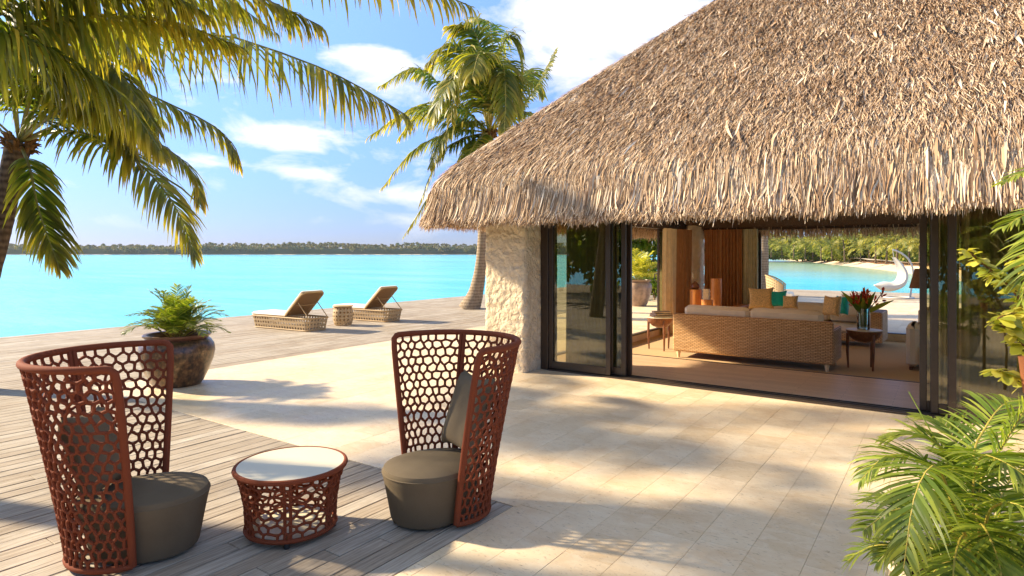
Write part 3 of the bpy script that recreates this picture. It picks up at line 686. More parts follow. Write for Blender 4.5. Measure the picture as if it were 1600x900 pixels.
# palm A: trunk at the left edge, crown over the water
cA = at(30, 222, d=8.5)
A_ = empty('coconut_palm', at(-75, 640, d=8.2), 0, 'dark-trunked coconut palm leaning in at the left edge, long frond arching toward the roof', 'palm tree', GP); oA = A_.location
trunk([at(-75, 660, d=8.3), at(-45, 520, d=8.3), at(-6, 380, d=8.4), at(14, 290, d=8.5), cA], [.19, .145, .135, .135, .15], M_trunk_dark, A_, off=oA)
crown_fibre(cA, .17, A_, oA)
kw = dict(mat=M_coco, parent=A_, off=oA, rmat=M_petiole, rach=.024)
frond([cA, at(70, 140, d=8.3), at(180, 68, d=8.0), at(330, 52, d=7.7), at(480, 98, d=7.5), at(560, 135, d=7.4), at(635, 180, d=7.35)], 116, .98, .022, 1.5, .05, .25, seed=1, s0=.12, **kw)
frond([cA, at(85, 160, d=8.6), at(170, 128, d=8.8), at(270, 165, d=9.0), at(345, 205, d=9.1), at(372, 255, d=9.1)], 92, .75, .021, 1.1, .05, .5, seed=2, **kw)
frond([cA, at(100, 204, d=8.2), at(165, 222, d=8.0), at(225, 262, d=7.9), at(275, 325, d=7.8), at(304, 400, d=7.8)], 92, .80, .021, .55, .1, .42, seed=3, **kw)
frond([cA, at(110, 190, d=8.9), at(190, 205, d=9.2), at(250, 225, d=9.4), at(300, 268, d=9.5), at(312, 318, d=9.5)], 84, .75, .021, .8, .1, .5, seed=4, **kw)
frond([cA, at(46, 262, d=8.2), at(58, 320, d=8.1), at(75, 372, d=8.0), at(92, 418, d=8.0)], 76, .62, .021, .45, .3, .75, seed=5, **kw)
frond([cA, at(60, 120, d=8.0), at(110, 80, d=7.6), at(180, 110, d=7.3), at(245, 200, d=7.2)], 96, .85, .023, 1.0, .05, .35, seed=6, **kw)
frond([cA, at(20, 130, d=8.0), at(60, 60, d=7.3), at(150, 40, d=6.9), at(225, 95, d=6.8)], 96, .9, .023, 1.2, .1, .35, seed=7, **kw)
frond([cA, at(90, 110, d=8.8), at(200, 20, d=9.2), at(330, -10, d=9.5), at(430, 50, d=9.7)], 96, .85, .023, 1.3, .05, .35, seed=8, **kw)
frond([cA, at(50, 150, d=8.2), at(100, 130, d=7.9), at(160, 170, d=7.7), at(210, 250, d=7.6)], 90, .75, .021, .9, .08, .4, seed=9, **kw)
frond([cA, at(80, 180, d=8.0), at(140, 165, d=7.8), at(210, 190, d=7.6), at(255, 240, d=7.5)], 90, .7, .021, 1.0, .08, .4, seed=10, **kw)
if False: frond([cA, at(5, 262, d=8.4), at(-5, 320, d=8.3), at(10, 372, d=8.2)], 60, .5, .02, .5, .2, .6, seed=13, **kw)
for i, (a, e, l_) in enumerate([(2.3, .9, 3.6), (3.0, .5, 3.8), (3.7, .8, 3.6), (1.5, .7, 3.5)]):
    fr_auto(cA, a+TH, e, l_, A_, oA, 20+i, per_side=76, Ll=.85, hw=.02, droop=1.0, lift=.1, fwd=.4)
# palm B: nearer, its crown out of the picture on the upper left
B_ = empty('coconut_palm', (-8.2, .6, 0), 0, 'nearer coconut palm out of frame, only its fronds hanging across the top left', 'palm tree', GP); oB = B_.location
cB = Vector((-7.1, .75, 4.15)); cB = FW*5.0+RT*(-5.6)+Vector((0, 0, 4.3))
trunk([(-8.2, .6, 0), (-8.0, .65, 1.6), Vector((-7.7, .9, 3.0)), cB], [.2, .15, .13, .15], M_trunk_dark, B_, off=oB)
crown_fibre(cB, .17, B_, oB); kw['parent'] = B_; kw['off'] = oB
frond([cB, at(-80, 35, d=5.4), at(60, -2, d=5.7), at(220, -22, d=6.0), at(390, -8, d=6.2), at(500, 40, d=6.3)], 120, .85, .021, 1.5, .05, .3, seed=31, **kw)
frond([cB, at(-60, 30, d=5.2), at(40, 60, d=5.3), at(120, 100, d=5.5), at(190, 150, d=5.6), at(250, 235, d=5.6)], 100, .75, .019, 1.2, .05, .4, seed=32, **kw)
frond([cB, at(-120, -60, d=5.2), at(120, -100, d=5.4), at(400, -90, d=5.7), at(590, -50, d=5.9), at(735, 10, d=6.0)], 104, .75, .019, 1.5, .05, .3, seed=33, **kw)
if False: frond([cB, at(-90, 90, d=5.6), at(-20, 110, d=6.0), at(60, 150, d=6.3), at(130, 215, d=6.5)], 80, .7, .019, 1.2, .05, .4, seed=34, **kw)
frond([cB, at(-60, 60, d=5.3), at(80, 30, d=5.7), at(250, 30, d=6.1), at(380, 75, d=6.3)], 104, .75, .02, 1.3, .05, .35, seed=35, **kw)
frond([cB, at(-80, -20, d=5.2), at(60, -50, d=5.4), at(200, -40, d=5.6), at(320, 20, d=5.8)], 104, .8, .02, 1.3, .05, .35, seed=36, **kw)
for i, (a, e, l_) in enumerate([(-1.9, .75, 3.9), (-2.5, .4, 3.8), (3.0, .8, 3.8), (2.4, .4, 3.7), (-1.6, .1, 3.4)]):
    fr_auto(cB, a+TH, e, l_, B_, oB, 50+i, per_side=76, Ll=.85, hw=.02, droop=1.0, lift=.1, fwd=.4)
# palm M: between the water and the roof
cM = at(764, 207, d=20.0)
M_A = empty('coconut_palm', at(735, 482), 0, 'full-crowned coconut palm growing through the deck behind the thatched roof corner', 'palm tree', GP); oM = M_A.location
trunk([at(733, 484, d=20.3), at(744, 455, d=20.3), at(752, 405, d=20.2), at(758, 300, d=20.1), cM], [.36, .24, .17, .15, .16], M_trunk, M_A, off=oM, n=18, rings=90)
crown_fibre(cM, .22, M_A, oM); kw = dict(mat=M_coco, parent=M_A, off=oM, rmat=M_rachis, rach=.035)
for i, (ct, n_, ll) in enumerate([
    ([(745, 120, 19.5), (705, 72, 19), (668, 98, 18.8)], 60, .95), ([(755, 100, 19.6), (738, 45, 19.2), (700, 42, 19)], 60, .85), ([(775, 110, 20), (792, 58, 20), (812, 78, 20), (815, 150, 20)], 66, .8),
    ([(715, 185, 19.4), (650, 170, 19), (578, 212, 18.6)], 66, .85), ([(700, 145, 19.6), (650, 108, 19.4), (594, 135, 19.2)], 60, .7), ([(715, 205, 19.3), (650, 232, 19), (597, 294, 18.8)], 62, .65),
    ([(735, 235, 19), (680, 295, 18.7), (632, 368, 18.5)], 60, .6), ([(795, 180, 19.6), (835, 178, 19), (880, 215, 18.6)], 56, .8), ([(808, 175, 20.4), (845, 125, 20.6), (868, 78, 20.8)], 50, .42),
    ([(765, 130, 18.6), (750, 85, 17.6), (738, 120, 16.9)], 60, .95), ([(760, 160, 19), (720, 120, 18.2), (690, 150, 17.6), (672, 200, 17.4)], 60, .85), ([(775, 130, 19), (785, 95, 18.2), (790, 150, 17.5), (788, 205, 17.3)], 60, .8),
    ([(740, 190, 19), (700, 205, 18.4), (672, 262, 18)], 60, .7), ([(750, 215, 18.8), (735, 240, 18), (715, 300, 17.6)], 56, .6), ([(800, 150, 20.8), (825, 110, 21.5), (850, 150, 22)], 56, .8), ([(745, 150, 20.8), (705, 95, 21.6), (650, 120, 22)], 56, .8), ([(750, 140, 19), (730, 80, 18.4), (712, 110, 18), (705, 190, 17.8)], 60, .85), ([(780, 150, 18.8), (800, 120, 18), (806, 180, 17.6)], 56, .8), ([(730, 215, 19), (690, 240, 18.6), (655, 320, 18.4)], 56, .6), ([(720, 170, 20), (670, 165, 20.4), (625, 215, 20.6)], 56, .8), ([(770, 110, 21), (765, 40, 22), (740, 28, 23)], 56, .8), ([(815, 200, 20.5), (850, 230, 21), (880, 290, 21.4)], 50, .7)]):
    frond([cM]+[at(a, b_, d=c_) for a, b_, c_ in ct], int(n_*1.35), ll*1.2, .030, .75, .12, .45, seed=100+i, **kw)
# palm R: its trunk seen through the rear opening, crown above the eave
bR = at(1192, 468, d=24.3); cR = bR+Vector((-.5, .6, 5.2)); bR.z = 0
R_ = empty('coconut_palm', bR, 0, 'straight grey palm trunk seen through the rear opening beside the wicker chair', 'palm tree', GP)
trunk([bR, bR+Vector((0, 0, .5)), bR+Vector((.02, 0, 2)), bR+Vector((-.1, .1, 3.6)), cR], [.28, .21, .185, .17, .16], M_trunk, R_, off=bR, n=16)
for i in range(13): fr_auto(cR, i*2.4, .2+.9*((i*.37) % 1), 3.4, R_, bR, 200+i, per_side=34, Ll=.8, hw=.03, droop=.8, lift=.1, fwd=.4)
# ------------------------------------------------------------------ potted palms
def areca(parent, c, off, n, ln, seed, per=26, Ll=.3, hw=.009, mat=M_areca, rach=.007, bend=1.6, e0=.5, e1=1.35, az0=0, az1=6.283, K=4):
    g = random.Random(seed)
    for i in range(n):
        f = i/(n-1); a = az0+(i*2.39996) % (az1-az0); e = e0+(e1-e0)*f+g.uniform(-.08, .08)
        p = Vector(c)+Vector((math.cos(a), math.sin(a), 0))*.05
        fr_auto(p, a, e, ln*g.uniform(.8, 1.1), parent, off, seed*50+i, bend=bend, mat=mat, per_side=per, Ll=Ll, hw=hw, droop=.3, lift=.25, fwd=.6, rach=rach, rmat=M_rachis, K=K, s0=.3)
def pot(name, loc, prof, mat, rimprof, rimmat, label, group=None, soil=None):
    p = empty(name, loc, 0, label, 'pot', group)
    MB().lathe(prof, 40, cap1=False).build('pot_body', mat, p, True)
    MB().lathe(rimprof, 40, cap0=False, cap1=False).build('rim', rimmat, p, True)
    MB().lathe([(.001, soil[1]), (soil[0], soil[1])], 24, cap0=False, cap1=False).build('soil', M_soil, p)
    return p
pl = at(277, 590, d=8.6); pl.z = 0
prof = [(.29, 0), (.33, .05), (.40, .2), (.455, .35), (.475, .46), (.46, .55), (.42, .61), (.385, .635)]
pot('plant_pot', pl, prof, M_pot, [(.385, .635), (.40, .655), (.42, .67), (.425, .69), (.41, .70), (.375, .695), (.355, .66), (.36, .58)], M_potrim, 'large dark mottled glazed pot on the stone terrace behind the left chair', soil=(.37, .6))
pa = empty('potted_palm', pl+Vector((0, 0, .6)), 0, 'bushy green areca palm growing in the large dark mottled pot', 'plant')
areca(pa, pa.location, pa.location, 44, .70, 5, per=26, Ll=.20, hw=.0075, bend=1.05, e0=.62, e1=1.5, rach=.006)
MB().lathe([(.07, -.02), (.09, .02), (.05, .12), (.02, .2)], 10).build('stem_base', M_fibre, pa, True)
# pot seen through the side opening
p2 = at(997, 478, 0)
pot('plant_pot', p2, [(.26, 0), (.32, .1), (.42, .38), (.47, .6), (.45, .75), (.38, .83)], M_pot2, [(.38, .83), (.44, .86), (.45, .9), (.41, .9), (.38, .84), (.38, .8)], M_pot2, 'grey brown glazed pot standing outside, seen through the side doorway', soil=(.38, .82))
pb = empty('potted_palm', p2+Vector((0, 0, .8)), 0, 'yellow-green feathery palm in the pot beyond the side doorway', 'plant')
areca(pb, pb.location, pb.location, 26, 1.15, 7, per=20, Ll=.42, hw=.016, mat=M_yleaf, bend=1.0, e0=.6, e1=1.45)
# near pot at lower right
p3 = FW*2.55+RT*1.92; p3.z = 0
pot('plant_pot', p3, [(.22, 0), (.27, .1), (.33, .28), (.345, .40), (.33, .46)], M_pot3, [(.33, .46), (.35, .475), (.36, .49), (.35, .505), (.325, .505), (.315, .47)], M_pot3, 'cream stone pot at the lower right under arching palm leaves', soil=(.32, .45))
pc = empty('potted_palm', p3+Vector((0, 0, .45)), 0, 'large bright green areca palm filling the lower right corner', 'plant')
kw = dict(mat=M_areca, parent=pc, off=pc.location, rmat=M_rachis, rach=.0065)
c3 = pc.location
for i, (ct, n_, ll) in enumerate([
    ([(1490, 760, 2.3), (1462, 700, 2.15), (1430, 745, 2.05), (1412, 860, 2.0)], 40, .26), ([(1480, 740, 2.5), (1440, 690, 2.5), (1385, 685, 2.5), (1345, 722, 2.5)], 34, .22),
    ([(1500, 720, 2.6), (1470, 670, 2.6), (1430, 650, 2.65), (1385, 655, 2.7)], 34, .24), ([(1480, 790, 2.4), (1440, 770, 2.3), (1395, 770, 2.25), (1350, 800, 2.2)], 32, .2),
    ([(1530, 740, 2.5), (1560, 680, 2.45), (1590, 630, 2.4), (1625, 570, 2.35)], 36, .28), ([(1540, 790, 2.3), (1560, 760, 2.1), (1600, 765, 2.0), (1660, 810, 1.95)], 32, .22),
    ([(1480, 830, 2.4), (1440, 820, 2.3), (1400, 825, 2.2), (1372, 850, 2.2)], 28, .17), ([(1520, 700, 2.7), (1540, 640, 2.8), (1575, 600, 2.9), (1625, 600, 3.0)], 34, .25),
    ([(1500, 760, 2.6), (1500, 690, 2.8), (1480, 640, 2.9), (1450, 625, 3.0)], 34, .24), ([(1530, 800, 2.3), (1540, 800, 2.1), (1560, 850, 2.0), (1575, 930, 1.9)], 30, .2),
    ([(1510, 820, 2.3), (1500, 815, 2.1), (1490, 860, 2.0), (1490, 930, 1.9)], 30, .22), ([(1560, 760, 2.6), (1600, 700, 2.7), (1660, 690, 2.8), (1720, 740, 2.8)], 34, .25),
    ([(1520, 760, 2.5), (1530, 690, 2.4), (1560, 690, 2.2), (1610, 720, 2.1)], 34, .25), ([(1490, 800, 2.6), (1450, 780, 2.8), (1420, 760, 2.9), (1385, 790, 3.0)], 30, .2), ([(1550, 820, 2.4), (1590, 810, 2.3), (1630, 850, 2.2), (1660, 920, 2.2)], 30, .22)]):
    frond([c3]+[at(a, b_+28, d=c_) for a, b_, c_ in ct], int(n_*1.35), ll*.85, .0062, .28, .2, .55, seed=300+i, s0=.22, twist=.3, **kw)
MB().tube([c3-pc.location, at(1480, 720, d=2.6)-pc.location, at(1420, 612, d=2.75)-pc.location], [.006, .004, .002], 6).build('spear_leaf', M_areca, pc, True)
areca(pc, c3, c3, 16, .5, 9, per=26, Ll=.18, hw=.0058, bend=1.3, e0=.2, e1=1.4)
# taller palm and shrub at the right edge
e_ = empty('palm_shrub', FW*3.6+RT*3.55, 0, 'overhanging green palm fronds entering from the right edge above the shrub', 'plant')
cE = FW*3.6+RT*3.55+Vector((0, 0, 1.5))
trunk([FW*3.6+RT*3.55, cE], [.05, .035], M_rachis, e_, 10, off=e_.location, rings=20)
kw = dict(mat=M_areca, parent=e_, off=e_.location, rmat=M_rachis, rach=.007)
for i, (ct, n_, ll) in enumerate([([(1660, 350, 3.4), (1620, 360, 3.3), (1595, 410, 3.2), (1582, 470, 3.2)], 34, .22), ([(1680, 300, 3.3), (1630, 262, 3.1), (1590, 268, 3.0), (1550, 285, 3.0)], 34, .16), ([(1680, 320, 3.4), (1640, 325, 3.3), (1590, 335, 3.2), (1555, 355, 3.2)], 34, .2), ([(1690, 420, 3.4), (1660, 470, 3.3), (1640, 560, 3.3), (1620, 640, 3.3)], 34, .2), ([(1700, 280, 3.4), (1760, 250, 3.2), (1820, 330, 3.0)], 30, .3)]):
    frond([cE]+[at(a+14, b_, d=c_) for a, b_, c_ in ct], n_, ll, .0085, .3, .15, .5, seed=340+i, s0=.25, twist=.3, **kw)
def leafy(name, parent, twigs, mat, ll, hw, per, seed, off, spreadz=.3):
    """broad leaves in whorls along twigs"""
    g = np.random.default_rng(seed); P_ = []; S_ = []; W_ = []
    for tw in twigs:
        pts = catmull(tw, per+1)
        for p in pts[1:]:
            for q in range(5):
                a = g.uniform(0, 6.28); d = Vector((math.cos(a), math.sin(a), g.normal(.15, spreadz))).normalized(); s = d.cross(Vector((g.normal(0, .4), g.normal(0, .4), 1))).normalized(); l_ = ll*g.uniform(.55, 1.15)
                b0 = Vector(p)-off; K = 5; P_.append([b0+d*l_*t-Vector((0, 0, l_*.35*t*t)) for t in np.linspace(0, 1, K)]); S_.append([s]*K); W_.append(hw*l_/ll*np.array([.08, .6, 1, .95, .2]))
    return strips(name, np.array(P_), np.array(S_), np.array(W_), mat, parent)
sh = empty('leafy_shrub', at(1640, 700, d=4.6), 0, 'yellow-green leafy shrub in front of the right glass door', 'shrub'); oS = sh.location; oS.z = 0
tws = [[(1640, 560, 4.5), (1600, 470, 4.3), (1545, 420, 4.2), (1512, 392, 4.1)], [(1640, 560, 4.5), (1600, 480, 4.2), (1570, 440, 4.1), (1545, 425, 4.1)], [(1640, 560, 4.5), (1605, 500, 4.2), (1580, 490, 4.1), (1560, 498, 4.0)], [(1640, 600, 4.4), (1600, 540, 4.2), (1580, 520, 4.1), (1565, 508, 4.1)], [(1640, 600, 4.4), (1600, 600, 4.2), (1575, 585, 4.1), (1555, 578, 4.1)], [(1650, 480, 4.5), (1610, 430, 4.4), (1590, 400, 4.3)], [(1660, 520, 4.4), (1610, 500, 4.3), (1595, 470, 4.2)], [(1650, 640, 4.5), (1620, 560, 4.4), (1600, 500, 4.4)]]
tws = [[at(a, b_, d=c_) for a, b_, c_ in t] for t in tws]
leafy('leaves', sh, tws, M_yleaf, .10, .030, 12, 3, oS)
b = MB()
for t in tws: b.tube([p-oS for p in catmull(t, 8)], [.008]*8, 5)
b.tube([(0, 0, 0), (.02, 0, .5), at(1640, 580, d=4.5)-oS], [.02, .015, .01], 6); b.build('branch', M_fibre, sh, True)
q = at(1608, 590, d=4.0); MB().lathe([(.03, -.1), (.045, .02), (.055, .12), (.058, .13), (.05, .13)], 16).build('clay_pot', M_terra, None, True, q, label='small terracotta pot at the right edge among the leaves', cat='pot')
MB().tube([(q.x, q.y, q.z-.1), (q.x, q.y, 0)], .02, 8).build('pot_stake', M_fibre, None, label='thin post carrying the terracotta pot at the right edge', cat='post')
# greenery beyond the side doorway
def blob_tree(name, loc, h, rad, n, mat, label, cat, seed, ll=.25, hw=.06, trunkr=.1, group=None, zc=.62):
    t = empty(name, loc, 0, label, cat, group); g = np.random.default_rng(seed)
    cl_ = [(g.normal(0, .42, 3)*np.array([rad, rad, h*.28])+np.array([0, 0, h*zc])) for _ in range(16)]
    P_ = []; S_ = []; K = 4
    idx = g.integers(0, 16, n); cen = np.array(cl_)[idx]; d = g.normal(0, 1, (n, 3)); d /= np.linalg.norm(d, axis=1)[:, None]; r = rad*.36*g.uniform(.5, 1, n)**.5
    base = cen+d*r[:, None]; base[:, 2] = np.maximum(base[:, 2], .1); dd = d+g.normal(0, .5, (n, 3)); dd[:, 2] -= .25; dd /= np.linalg.norm(dd, axis=1)[:, None]
    s = np.cross(dd, g.normal(0, 1, (n, 3))); s /= np.linalg.norm(s, axis=1)[:, None]; l_ = ll*g.uniform(.6, 1.2, n)
    tt = np.linspace(0, 1, K); Pn = base[:, None]+dd[:, None]*(l_[:, None]*tt[None])[..., None]; W = (hw*l_/ll)[:, None]*np.array([.15, 1, .8, .1])[None]
    strips('crown', Pn, np.repeat(s[:, None], K, 1), W, mat, t)
    b = MB()
    for c_ in cl_[:7]: b.tube([(0, 0, 0), (c_[0]*.25, c_[1]*.25, h*.35), tuple(c_)], [trunkr, trunkr*.6, trunkr*.2], 6)
    b.build('trunk', M_trunk, t, True); return t
blob_tree('almond_tree', at(1012, 462, d=25.5)*1, 4.6, 2.6, 5200, M_gleaf, 'leafy green tree behind the pot outside the side doorway', 'tree', 5, .26, .075, .06, zc=.66).location.z = 0
blob_tree('leafy_shrub', at(1022, 468, d=24.0), 1.3, 1.0, 1300, M_gleaf, 'low green shrub right of the pot outside the side doorway', 'shrub', 6, .16, .05, .03, zc=.5).location.z = 0
# ------------------------------------------------------------------ woven rope chairs and table
def lattice(b, surf, nu, nv, r, rowamp, jit, seed, u0=0.0, u1=1.0, sides=6, swell=1.0):
    """rope net of rounded cells: wavy rows joined by short ties, alternately. surf(u,v) -> point"""
    g = random.Random(seed)
    ju = [[g.uniform(-jit, jit)/nu for _ in range(nu+1)] for _ in range(nv+1)]; jv = [[g.uniform(-jit, jit)*.45/nv for _ in range(nu+1)] for _ in range(nv+1)]
    def node(i, j):
        s = 1 if (i+j) % 2 else -1
        v = (j+s*rowamp)/nv+jv[j][i]*.7; return (u0+(u1-u0)*min(1, max(0, i/nu+(ju[j][i] if 0 < i < nu else 0))), min(1, max(0, v)))
    for j in range(1, nv):
        P_ = [node(i, j) for i in range(nu+1)]; pts = []
        for i in range(nu):
            for t in (0, .33, .67): pts.append((P_[i][0]*(1-t)+P_[i+1][0]*t, P_[i][1]*(1-(3*t*t-2*t**3))+P_[i+1][1]*(3*t*t-2*t**3)))
        pts.append(P_[-1]); b.tube([surf(u, v, .003*math.sin(i*1.3)) for i, (u, v) in enumerate(pts)], [r*(1+.12*math.sin(i*2.1+j)) for i in range(len(pts))], sides, caps=False)
    for j in range(0, nv):
        for i in range(nu+1):
            if j == 0: a = node(i, 1); 
            if (i+j) % 2 and 0 < j < nv-1 or (j == 0 and (i+1) % 2 == 0) or (j == nv-1 and (i+j) % 2):
                p = node(i, j) if j > 0 else (node(i, 1)[0], 0); q = node(i, j+1) if j < nv-1 else (node(i, j)[0], 1)
                b.tube([surf(p[0], p[1], 0), surf((p[0]+q[0])/2, (p[1]+q[1])/2, .004*swell), surf(q[0], q[1], 0)], [r*1.15, r*.95, r*1.15], sides, caps=False)
def rope_chair(loc, back, label, seed):
    c = empty('rope_chair', loc, back, label, 'chair', 'high-backed russet rope chairs')
    HT = 1.2
    def rad(v, u):
        q = abs(2*u-1); rb = .335-.035*q**2; rt = .54-.025*q**2
        return rb+(rt-rb)*(v**1.15)
    def half(v): return R(106)-R(8)*v
    def surf(u, v, o=0):
        a = (2*u-1)*half(v); r_ = rad(v, u)+o; return (r_*math.cos(a), r_*math.sin(a), .035+(HT-.055)*v)
    b = MB(); lattice(b, surf, 50, 20, .0098, .14, .32, seed, .012, .988); b.build('woven_rope_back', M_rope, c, True)
    def edge(u): return [surf(u, v) for v in np.linspace(0, .985, 16)]
    # bent outer frame: up one edge, along the top, down the other; bottom rail
    path = edge(0)[:-1]+[surf(.004, .985), surf(.016, 1.0)]+[surf(u, 1.005) for u in np.linspace(.03, .97, 40)]+[surf(.984, 1.0), surf(.996, .985)]+edge(1)[:-1][::-1]
    MB().tube(path, .0215, 10).build('frame', M_rope, c, True)
    MB().tube([surf(u, 0) for u in np.linspace(0, 1, 36)], .019, 10).build('bottom_rail', M_rope, c, True)
    for u in (.325, .675):
        bb = MB(); bb.tube([surf(u, v, -.012) for v in np.linspace(0, 1, 14)], .0155, 8); bb.tube([surf(u+.016, v, -.010) for v in np.linspace(0, 1, 14)], .0135, 8); bb.build('upright', M_rope, c, True)
    # drum seat
    pr = [(.02, .012), (.235, .012), (.262, .02), (.272, .04), (.30, .18), (.322, .285), (.333, .325), (.333, .345), (.322, .366), (.29, .378), (.2, .39), (.02, .397)]
    def egg(b_, k): b_.v = [(-.115+x*k*(1.42 if x > 0 else 1.03), y*k, z) for x, y, z in b_.v]; return b_
    egg(MB().lathe(pr, 48), .885).build('seat', M_cush, c, True)
    egg(MB().lathe([(.328, .331), (.3375, .334), (.338, .339), (.330, .343)], 48, cap0=False, cap1=False), .885).build('seam', M_cush, c, True)
    for a in (0, 1.6, 3.14, 4.7): MB().lathe([(.02, 0), (.02, .035)], 10, c=(-.05+.2*math.cos(a), .2*math.sin(a), 0)).build('foot', M_foot, c)
    return c
def pillow(name, loc, w_, h_, t_, M3, mat, label=None, parent=None, cat='pillow', seed=0, pinch=.12):
    """stuffed square pillow: plump middle, thin seam, pointed corners; M3 rotation"""
    b = MB(); n = 18; g = random.Random(seed)
    def sf(sgn):
        def fn(u, v):
            x, y = 2*u-1, 2*v-1; k = 1-pinch*(1-abs(y)**2.2)*(abs(x)**3); k2 = 1-pinch*(1-abs(x)**2.2)*(abs(y)**3)
            z = sgn*t_*.5*(max(0, (1-x**4)*(1-y**4)))**.45*(1+.10*noise.noise(Vector((x*2+seed, y*2, sgn))))
            return tuple(M3 @ Vector((x*w_/2*k, y*h_/2*k2, z)))
        return fn
    b.grid(sf(1), n, n); k = len(b.v)
    vs = b.v[:]; bb = MB().grid(sf(-1), n, n); b.add(bb.v, [tuple(reversed(f)) for f in bb.f])
    o = b.build(name, mat, parent, 'all', loc)
    if label: tag(o, label, cat)
    return o
lR = FW*4.34+RT*(-.492); lR.z = 0; bR_ = R(42)+TH
rope_chair(lR, bR_, 'russet rope chair right of the round table, open side facing the lower left', 3)
lL = FW*3.79+RT*(-2.29); lL.z = 0; bL_ = R(194)+TH
rope_chair(lL, bL_, 'russet rope chair at the left edge, its woven back toward the camera', 4)
def lean(a_back, tilt, roll=0): return Matrix.Rotation(a_back, 3, 'Z') @ Matrix.Rotation(R(-90), 3, 'Z') @ Matrix.Rotation(R(90)-tilt, 3, 'X') @ Matrix.Rotation(roll, 3, 'Z')
def inchair(l, a, x, y, z): return l+Vector((x*math.cos(a)-y*math.sin(a), x*math.sin(a)+y*math.cos(a), z))
pillow('pillow', inchair(lR, bR_, .20, -.045, .675), .56, .56, .15, lean(bR_-R(16), R(20), R(3)), M_cush, 'square taupe pillow leaning upright in the right rope chair', seed=3)
pillow('pillow', inchair(lL, bL_, .20, .02, .63), .50, .50, .17, lean(bL_, R(20), R(-6)), M_cush, 'taupe pillow behind the net of the left rope chair', seed=5)
tl_ = FW*4.07+RT*(-1.435); tl_.z = 0
tb = empty('rope_side_table', tl_, R(20), 'low russet rope table with round frosted glass top between the two chairs', 'table')
def ts(u, v, o=0):
    a = u*2*math.pi; r_ = (.27+.012*(1-v)*0+.062*max(0, v-.12)**1.9/.78+.006*(1-v))+o; return (r_*math.cos(a), r_*math.sin(a), .045+.375*v)
b = MB(); lattice(b, ts, 44, 8, .0086, .15, .32, 8); b.build('woven_rope_body', M_rope, tb, True)
MB().tube([ts(u, 0) for u in np.linspace(0, 1, 49)[:-1]], .015, 8, closed=True).build('bottom_rail', M_rope, tb, True)
MB().tube([(.340*math.cos(a), .340*math.sin(a), .425) for a in np.linspace(0, 6.2832, 61)[:-1]], .017, 8, closed=True).build('top_rail', M_rope, tb, True)
for k in range(6):
    for e in (-.012, .012): MB().tube([ts(k/6+e*.8, v, -.006) for v in np.linspace(0, 1, 8)], .0105, 8).build('upright', M_rope, tb, True)
MB().lathe([(.30, .424), (.333, .426), (.336, .430), (.333, .438), (.001, .4385)], 56, cap0=True, cap1=False).build('tabletop', M_white, tb, True)
MB().lathe([(.24, .05), (.255, .05), (.255, .055), (.001, .055)], 40, cap1=False).build('bottom_shelf', M_white, tb)
for k in range(4): a = k*math.pi/2+.5; MB().lathe([(.018, 0), (.018, .035)], 10, c=(.262*math.cos(a), .262*math.sin(a), 0)).build('foot', M_foot, tb)
# ------------------------------------------------------------------ wicker sun loungers and their table
def perforated(b, fn, nu, nv, hole=.30, th=.012, wrap=False):
    """open cane sheet: a net of square cells with round openings, with thickness"""
    for layer in (0, 1):
        for j in range(nv):
            for i in range(nu):
                sq = [(0, 0), (.5, 0), (1, 0), (1, .5), (1, 1), (.5, 1), (0, 1), (0, .5)]
                ci = [(.5+hole*math.cos(a), .5+hole*math.sin(a)) for a in [math.radians(q) for q in (225, 270, 315, 0, 45, 90, 135, 180)]]
                vs = [fn((i+x)/nu, (j+y)/nv, layer*th) for x, y in sq]+[fn((i+x)/nu, (j+y)/nv, layer*th) for x, y in ci]
                fs = [(k, (k+1) % 8, 8+(k+1) % 8, 8+k) for k in range(8)]
                b.add(vs, fs)
                if layer == 0:
                    vv = [fn((i+x)/nu, (j+y)/nv, 0) for x, y in ci]+[fn((i+x)/nu, (j+y)/nv, th) for x, y in ci]; b.add(vv, [(k, (k+1) % 8, 8+(k+1) % 8, 8+k) for k in range(8)])
